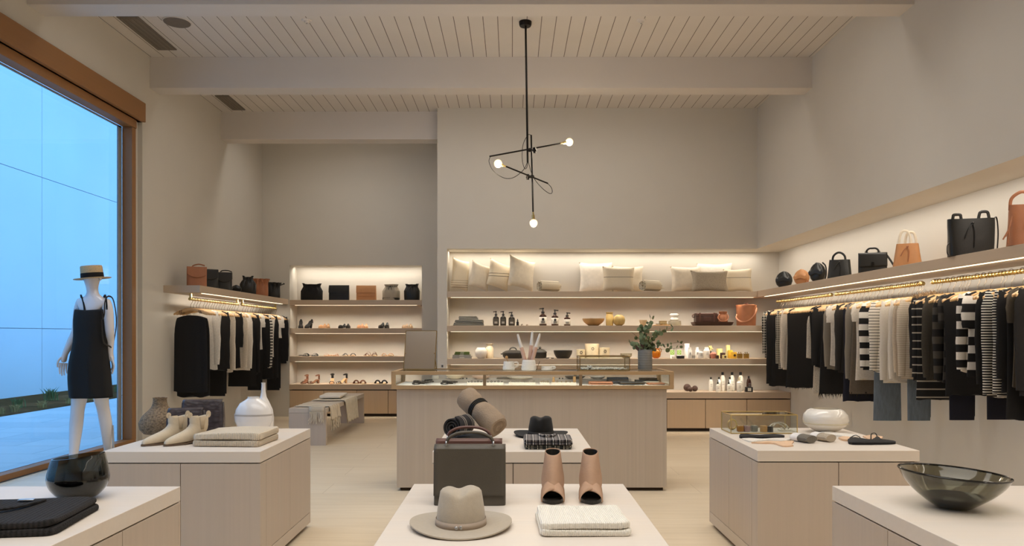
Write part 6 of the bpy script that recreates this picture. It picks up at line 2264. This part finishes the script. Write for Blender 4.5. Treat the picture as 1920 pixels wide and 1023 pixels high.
t = thing('bangle', 'clear gold-tinted bangle standing at the window-side end of the brass-edged box', 'bangle', (PX(1373, 5.08), 5.08, TZ + .0075))
MB().tube([(.032 * cos(p), .01 * cos(p), .038 + .032 * sin(p)) for p in (2 * pi * k / 24 for k in range(25))], .006, 8).build('ring', BRASS, t)
t = thing('wood_cuff', 'small tan wooden cuff in the middle of the brass-edged box', 'cuff', (PX(1422, 4.98) + .035, 4.98, TZ + .0075))
MB().lathe([(.014, 0), (.024, 0), (.024, .04), (.014, .04)], 20).build('cuff', WOODB, t)
t = thing('dark_cuff', 'black metal cuff beside the tan wooden cuff in the box', 'cuff', (PX(1434, 4.99) + .03, 4.99, TZ + .0075))
MB().lathe([(.020, 0), (.025, 0), (.025, .035), (.020, .035)], 20).build('cuff', BLACK_M, t)
for i, (x, y) in enumerate(((1455, 5.0), (1462, 5.03))):
    t = thing('arc_bangle', 'polished open bangle leaning in the box, %s' % ['nearer the black cuff', 'further along'][i], 'bangle', (PX(x, y), y, TZ + .0075))
    MB().tube([(.055 * cos(p), .02 * sin(p) - .02, .052 * sin(p) + .004) for p in (pi * k / 16 for k in range(1, 14))], .0045, 8).build('bangle', SILV, t)
t = thing('ring_dish', 'little white card of fine rings in the far end of the brass-edged box', 'card', (PX(1472, 5.04), 5.04, TZ + .0075))
B(-.04, .03, -.03, .03, 0, .01).build('card', CARD, t, smooth=False)
g = MB()
for i in range(3):
    g.tube([(-.025 + i * .02 + .007 * cos(p), 0, .0165 + .007 * sin(p)) for p in (2 * pi * k / 12 for k in range(13))], .0015, 6)
g.build('rings', SILV, t)
OPAL = mat('white_opal_bowl', (236, 230, 220), .12, var=.01, coat=.4)
t = thing('opal_bowl', 'squat round white opal glass vase near the clothes rail', 'vase', (PX(1548, 5.03), 5.03, TZ))
MB().lathe([(0, 0), (.05, 0), (.09, .018), (.135, .05), (.148, .085), (.140, .12), (.115, .148), (.092, .158), (.086, .158), (.10, .145), (.13, .115), (.137, .085), (0, .04)], 48).build('body', OPAL, t)
MB().lathe([(.1405, .058), (.1435, .060), (.1445, .066), (.143, .068)], 48).build('rim_line', mat('cream_line', (214, 204, 178), .2), t)
PEACH = mat('peach_silk', (222, 186, 152), .6, var=.05, scale=30, bump=.15)
LACE = weave('white_lace', (232, 226, 216), 240, .75, .9, .3)


def flat_cloth(name, label, cat, pts, z, m, thick=.006, parts=()):
    """a flat garment lying on the table: outline given in photo points on the table top"""
    P = [tl(x, y, TZ) for x, y in pts]
    cx, cy = sum(p[0] for p in P) / len(P), sum(p[1] for p in P) / len(P)
    t = thing(name, label, cat, (cx, cy, z))
    g = MB()
    ol = [Vector((p[0] - cx, p[1] - cy, 0)) for p in P]
    sm = spline(ol + [ol[0]], 4)[:-1]
    g.loft([[Vector((p.x, p.y, 0)) for p in sm], [Vector((p.x, p.y, thick)) for p in sm], [Vector((p.x * .7, p.y * .7, thick * 1.5)) for p in sm]])
    g.wob(.0025, 30, cx * 9)
    for v in g.bm.verts:
        v.co.z = max(0, v.co.z)
    g.build('cloth', m, t)
    for nm, pp, r, mm in parts:
        q = [Vector(tl(x, y, TZ)) + Vector((-cx, -cy, zz - 2 * TZ)) for x, y, zz in pp]
        MB().tube(spline(q, 6), r, 6, flat=.6).build(nm, mm, t)
    return t


flat_cloth('waistband_belt', 'flat black band lying in front of the brass-edged box', 'band', [(1388, 816.5), (1400, 818.5), (1430, 819), (1460, 817.5), (1471, 819.5), (1460, 822), (1425, 822), (1389, 821.5)], TZ, BK, .012)
flat_cloth('lace_briefs', 'white and grey lace briefs just below the black band', 'underwear', [(1391, 823.5), (1425, 824.5), (1470, 823), (1486, 824), (1470, 827.5), (1440, 826.5), (1410, 829), (1398, 826.5)], TZ, LACE, .008)
flat_cloth('silk_briefs', 'peach silk briefs nearest the front of the rail-side table', 'underwear', [(1409, 831), (1440, 829.2), (1470, 829), (1488, 828), (1484, 833.5), (1487, 836.5), (1468, 837.5), (1450, 832.5), (1425, 831.8)], TZ, PEACH, .008)
SOCKG = rib('grey_sock_knit', (122, 116, 106), 'X', .006, .7, bump=.4)
SOCKB = rib('oat_sock_knit', (190, 176, 156), 'X', .006, .7, bump=.4)
for nm, x, y, m, lab in (('rolled_socks', 1513, 830.5, SOCKG, 'grey rolled socks in a white paper band'), ('rolled_socks', 1550, 828.5, SOCKB, 'oatmeal rolled socks in a white paper band')):
    p = tl(x, y)
    t = thing(nm, lab, 'socks', (p[0], p[1] + .06, TZ), 24)
    rings = []
    for i in range(9):
        u = i / 8
        q = .92 if i in (0, 8) else 1
        rings.append([Vector((.044 * q * cos(a), -.07 + .14 * u, max(0, .024 + .024 * q * sin(a)))) for a in (2 * pi * k / 24 for k in range(24))])
    MB().loft(rings).wob(.003, 20, x).build('roll', m, t)
    MB().loft([[Vector((.046 * cos(a), y_, max(-.000, .024 + .026 * sin(a)))) for a in (2 * pi * k / 24 for k in range(24))] for y_ in (.005, .062)], True, False, False).build('paper_band', WHITE, t)
flat_cloth('lace_bralette', 'white lace bralette lying behind the rolled socks', 'underwear', [(1527, 813), (1548, 811.5), (1570, 814), (1592, 816), (1612, 818.5), (1596, 821), (1572, 818.5), (1552, 816)], TZ, LACE, .010)
flat_cloth('silk_bralette', 'peach silk bralette between the socks and the black one', 'underwear', [(1572, 822), (1588, 820.5), (1600, 824), (1596, 827), (1580, 826)], TZ, PEACH, .010)
flat_cloth('peach_briefs', 'peach and white lace briefs behind the black bralette', 'underwear', [(1618, 819), (1636, 817.5), (1655, 820), (1648, 824.5), (1630, 824.5)], TZ, PEACH, .008)
t = flat_cloth('bralette', 'black bralette with thin straps at the front corner of the rail-side table', 'underwear', [(1591, 823.5), (1606, 826.5), (1630, 829.5), (1641, 826.5), (1647, 821.8), (1654, 827), (1676, 830), (1677, 832.5), (1650, 833.5), (1620, 833.8), (1592, 832.5)], TZ, BK, .014,
               parts=(('strap', [(1592, 825, TZ + .012), (1604, 822, TZ + .022), (1613, 824, TZ + .012), (1612, 827.5, TZ + .012)], .004, BK), ('strap', [(1633, 826, TZ + .012), (1634, 822, TZ + .03), (1641, 820.5, TZ + .03), (1645, 823, TZ + .016)], .004, BK)))
# ---- table by the rails, front
t = thing('smoky_bowl', 'wide smoky glass bowl with tilted rim on the near rail-side table', 'bowl', (PX(1788, 2.83), 2.83, TZ))
pr = [(0, 0), (.05, 0)] + [(p.x, p.y) for p in spline([(.053, .001, 0), (.062, .004, 0), (.095, .026, 0), (.135, .058, 0), (.168, .094, 0), (.190, .132, 0)], 6)]
g = MB().lathe(pr + [(r - .006, z) for r, z in pr[::-1][:25]] + [(.05, .016), (0, .016)], 72)
for v in g.bm.verts:
    k = max(0, v.co.z - .02) / .11
    v.co.z += -.010 * k * v.co.x / .19 * 1.2
g.build('body', SMOKE2, t)
MB().lathe([(0, .006), (.052, .0075), (.088, .030), (.108, .0455), (0, .046)], 48).build('thick_base', glass('smoky_core', (150, 146, 130), .35, (14, 14, 11)), t)
g = MB().tube([(.187 * cos(a), .187 * sin(a), .132 - .012 * cos(a)) for a in (2 * pi * k / 64 for k in range(65))], .0042, 8)
g.build('rim', mat('smoky_rim', (22, 21, 17), .12), t)
# ================================================================ throws on the bench
def drape(label, name, y0, y1, x0, over, L, m, fr=None, seed=0, col=None, zt=.452):
    """cloth lying across the bench seat and hanging down its room side"""
    t = thing(name, label, 'throw', (-2.475, (y0 + y1) / 2, zt))
    g = MB()
    hy = (y1 - y0) / 2

    def fn(u, v):
        y = -hy + 2 * hy * u
        s = v * (over + L)
        rip = .006 * sin(y * 34 + seed) + .004 * sin(y * 71 + seed * 2)
        if s < over:
            return Vector((.236 - over + s, y + .012 * sin(s * 20), .004 + abs(rip) * .7))
        q = s - over
        return Vector((.238 + .5 * abs(rip) + .018 * (q / L) * (1 + sin(y * 34 + seed)) + .004, y * (1 - .10 * q / L), .006 - q))
    g.grid(fn, 40, 24).build('cloth', m, t, solid=.005)
    if fr:
        f = MB()
        for j in range(56):
            y = -hy * .92 + 2 * hy * .92 * j / 55
            p = Vector((.245 + R.uniform(0, .03), y * .9, .006 - L))
            f.tube([p, p + Vector((R.gauss(0, .006), R.gauss(0, .008), -fr * .5)), p + Vector((R.gauss(0, .012), R.gauss(0, .012), -fr * R.uniform(.8, 1.1)))], [.004, .004, .002], 4)
        f.build('fringe', m, t)
    return t


THR = stripes('cream_throw_dashes', (214, 202, 182), [(.11, .05, 0, (110, 100, 86))], 'Y')
drape('cream fringed throw across the near end of the pale oak bench', 'fringed_throw', 9.16, 9.66, 0, .43, .17, THR, .12, 1)
drape('thick cream fluffy throw hanging over the middle of the bench', 'fluffy_throw', 9.98, 10.75, 0, .44, .30, mat('fluffy_cream', (216, 206, 186), .98, var=.10, scale=18, bump=.8, bscale=60), None, 2)
g = folded('folded_throw', 'white throw folded flat on the far half of the bench', 'throw', (-2.50, 10.45, .475), 4, .30, .6, .035, LINW, layers=1, wob=.008)
t = thing('tassel_end', 'knotted cream scarf end with tassels falling over the near bench end', 'scarf', (-2.36, 9.02, .452))
f = MB()
f.loft([[Vector((x, y, z + .006 * sin(x * 60))) for x in (-.09, -.05, 0, .05, .09)] for y, z in ((.10, .016), (.03, .018), (-.006, .012), (-.012, -.05))], False)
f.build('cloth', THR, t, solid=.004)
f = MB()
for j in range(22):
    x = -.085 + .17 * j / 21
    f.tube([(x, -.014, -.045), (x + R.gauss(0, .01), -.018, -.10), (x + R.gauss(0, .014), -.02, -.15 - R.uniform(0, .05))], [.004, .004, .003], 4)
f.build('tassels', THR, t)
# ================================================================ mannequin in the window
MAN = mat('glossy_white_mannequin', (226, 222, 224), .22, var=.008, coat=.3)
MX, MY, MZ = PX(172, 6.22), 6.22, .15
t = thing('mannequin', 'white mannequin in a black slip dress and straw boater, turned to the window', 'mannequin', (MX, MY, MZ))


def mp(x, y, dy=0): return Vector((PX(x, MY + dy) - MX, dy, PZ(y, MY + dy) - MZ))


bm = bmesh.new()
sk = bm.verts.layers.skin.verify()
V, E = {}, []


def jv(n, p, r, par=None):
    v = bm.verts.new(p)
    v[sk].radius = (r, r) if not isinstance(r, tuple) else r
    V[n] = v
    if par:
        bm.edges.new((V[par], v))
    return v


jv('pelvis', mp(167, 692, 0), (.135, .10)).link_faces
V['pelvis'][sk].use_root = True
jv('waist', mp(172, 634, .0), (.098, .066), 'pelvis')
jv('ribs', mp(173, 600, .01), (.108, .066), 'waist')
jv('chest', mp(174, 572, .01), (.116, .066), 'ribs')
jv('neckb', mp(174, 551, .0), (.052, .05), 'chest')
jv('neck', mp(172.5, 538, .01), .046, 'neckb')
jv('head', mp(172, 523, .02), (.072, .085), 'neck')
jv('crown', mp(172, 508, .02), (.078, .088), 'head')
for s, (sx, sy), (ex, ey), (wx, wy), (hx, hy), dys in (('l', (151, 565), (143, 622), (121.5, 664), (119, 680), (0, .02, .02, .02)), ('r', (200, 566), (206, 622), (206.5, 662), (210.5, 677), (0, .0, .05, .07))):
    jv('sh' + s, mp(sx, sy, dys[0]), .052, 'chest')
    jv('um' + s, mp((sx + ex) / 2, (sy + ey) / 2, dys[1]), .045, 'sh' + s)
    jv('el' + s, mp(ex, ey, dys[1]), .037, 'um' + s)
    jv('fm' + s, mp(ex * .6 + wx * .4, ey * .6 + wy * .4, dys[2]), .036, 'el' + s)
    jv('wr' + s, mp(wx, wy, dys[2]), .024, 'fm' + s)
    jv('pm' + s, mp(hx, hy, dys[3]), (.034, .016), 'wr' + s)
for s, hipx, (kx, ky, kd), (cx, cy, cd), (ax, ay, ad), (tx, ty, td) in (('l', 155, (146, 762, .05), (143, 797, .05), (137, 862, .0), (134, 886, .10)), ('r', 183, (192, 758, .16), (199, 795, .20), (203, 848, .30), (203, 866, .42))):
    jv('hip' + s, mp(hipx, 712, .01), .085, 'pelvis')
    jv('th' + s, mp((hipx + kx) / 2, 736, kd * .6), .074, 'hip' + s)
    jv('kn' + s, mp(kx, ky, kd), .054, 'th' + s)
    jv('ca' + s, mp(cx, cy, cd), .055, 'kn' + s)
    jv('an' + s, mp(ax, ay, ad), .033, 'ca' + s)
    q = mp(tx, ty, td)
    q.z = .045
    jv('ft' + s, q, (.038, .03), 'an' + s)
    q2 = q + Vector((0, .10, -.018))
    jv('to' + s, q2, (.032, .018), 'ft' + s)
me = bpy.data.meshes.new('body')
bm.to_mesh(me)
bm.free()
body = bpy.data.objects.new('body', me)
C.objects.link(body)
me.materials.append(MAN)
body.parent = t
md = body.modifiers.new('skin', 'SKIN')
md.branch_smoothing = .5
md.use_smooth_shade = True
s2 = body.modifiers.new('sub', 'SUBSURF')
s2.levels = s2.render_levels = 2


def hand(side, wrist, palm, sgn):
    """five separate slim fingers and a thumb leaving the side of the palm"""
    down = (palm - wrist).normalized()
    across = Vector((.55 * sgn, .8, 0))
    across = (across - down * across.dot(down)).normalized()
    out = down.cross(across) * sgn
    pc = palm + down * .02
    for i in range(4):
        o = across * (-.027 + .018 * i)
        L = (.066, .078, .074, .058)[i]
        a = pc + o
        b = a + down * L * .45 + out * .004
        c = b + down * L * .33 + out * .010
        e = c + down * L * .26 + out * .012
        MB().tube(spline([a - down * .02, a, b, c, e], 3), [.0085 - .0035 * k / 12 for k in range(13)], 8).ball(e, .005, seg=8, rows=6).build('finger', MAN, t)
    a = wrist + down * .025 - across * .024
    MB().tube(spline([a, a - across * .018 + down * .03, a - across * .022 + down * .062, a - across * .016 + down * .085], 4), [.0095 - .0003 * k for k in range(13)], 8).build('thumb', MAN, t)


hand('l', mp(121.5, 664, .02), mp(119, 680, .02), 1)
hand('r', mp(206.5, 662, .05), mp(210.5, 677, .07), -1)
# face: nose, lips and ears (turned to the window, hidden under the brim from here)
fc = mp(172, 520, .02)
MB().loft([sring(.008, .006, .012, 8, 2, 0, 0), sring(.016, .014, -.012, 8, 2, 0, .006), sring(.012, .010, -.016, 8, 2, 0, .004)]).move(fc.x, fc.y + .082, fc.z).build('nose', MAN, t)
MB().ball((fc.x, fc.y + .076, fc.z - .034), .018, .008, .006, 12, 8).build('lips', MAN, t)
for s in (-1, 1):
    MB().ball((fc.x + s * .028, fc.y + .076, fc.z + .012), .011, .006, .006, 10, 8).build('eye', MAN, t)
    MB().ball((fc.x + s * .074, fc.y + .0, fc.z), .008, .016, .026, 10, 8).build('ear', MAN, t)
# dress
DR = mat('black_crepe_dress', (13, 12, 13), .85, var=.06, scale=40, bump=.1)
rows = []
prof = [(581, 142, 202, .098), (600, 140, 201, .116), (620, 141, 200, .116), (640, 141, 199, .114), (665, 134, 199.5, .115), (692, 128, 201, .125), (720, 127.5, 202, .125), (746.5, 128.5, 203.5, .122)]
for i, (y, xa, xb, dp) in enumerate(prof):
    a, b = mp(xa, y), mp(xb, y)
    cx, w = (a.x + b.x) / 2, (b.x - a.x)
    dcy = .01 + .03 * max(0, (i - 4) / 3)
    r = []
    for k, p in enumerate(sring(w, dp * 2, a.z, 56, 2.3, cx, dcy)):
        ang = 2 * pi * k / 56
        f = .004 * sin(ang * 7 + .6) * max(0, (i - 2) / 5)
        z = p.z
        if i == 0:
            z += .03 * max(0, sin(ang)) + .010 * abs(cos(ang))
        r.append(Vector((p.x * (1 + f), p.y + f * 2, z)))
    rows.append(r)
dro = MB().loft(rows, True, False, False).build('dress', DR, t, solid=.004, sub=1)
for x0, x1 in ((158, 173.5), (199, 201)):
    for o in (0, 2.2):
        MB().tube(spline([mp(x0 + o, 582 if x0 < 180 else 580, -.08), mp(x0 + o * .6 - (2.6 if x0 < 180 else 0), 566, -.062), mp(x0 + o * .6 - (7 if x0 < 180 else 2.5), 552.5, -.01), mp(x0 - 6 + o, 562, .07), mp(x0 - 6 + o, 580, .088)], 6), .004, 6).build('dress_strap', DR, dro)
# straw boater
STRAW = weave('natural_straw', (206, 176, 132), 150, .62, .8, .5, (1, 1, 2))
hc = mp(173.5, 525, .02)
hat = MB()
hat.lathe([(.082, .0), (.134, -.002), (.142, .0), (.142, .005), (.082, .008)], 40)
hat.lathe([(.0835, .0), (.086, .006), (.083, .10), (.078, .108), (0, .110), (0, .104), (.076, .10), (.079, .006)], 40)
bo = hat.move(hc.x, hc.y, hc.z + .012, 3, -5, 0).build('boater_hat', STRAW, t)
MB().lathe([(.0868, .010), (.0875, .011), (.0855, .048), (.0845, .048)], 40).move(hc.x, hc.y, hc.z + .012, 3, -5, 0).build('hat_band', DR, bo)
# support rod and base plate
q = mp(216.5, 833, .26)
MB().tube([(q.x, .24, .0), (q.x - .004, .24, .20), (mp(209, 797, .2).x, .22, mp(209, 797, .2).z)], .007, 8).build('support_rod', STEEL, t)
MB().lathe([(0, 0), (.17, 0), (.17, .006), (0, .008)], 40, (mp(172, 800).x + .02, .14, 0)).build('base_plate', STEEL, t)
# black bag on the shoulder, in front of the body
t2 = thing('shoulder_bag', 'black shoulder bag hanging from the mannequin on a long strap', 'bag', (MX - .15, MY + .32, MZ + .74))
MB().loft([sring(.24, .07, 0, 30, 4), sring(.26, .09, .06, 30, 4), sring(.24, .05, .18, 30, 4)]).build('body', LBLK, t2)
a = mp(203.5, 560, .0) - Vector((-.15, .32, .74))
MB().tube(spline([(.11, 0, .17), a + Vector((.010, .10, -.24)), a + Vector((.004, .075, -.02)), a + Vector((0, .0, .022)), a + Vector((.010, -.075, -.03)), a + Vector((.012, -.085, -.13)), a + Vector((-.004, -.085, -.17)), a + Vector((-.012, -.082, -.10)), a + Vector((-.014, -.08, -.20)), a + Vector((-.012, -.05, -.36)), a + Vector((-.004, .06, -.42)), (.13, -.06, .17), (.10, -.0, .16)], 6), .007, 8, flat=.5, up=(1, 0, 0)).build('strap', LBLK, t2)
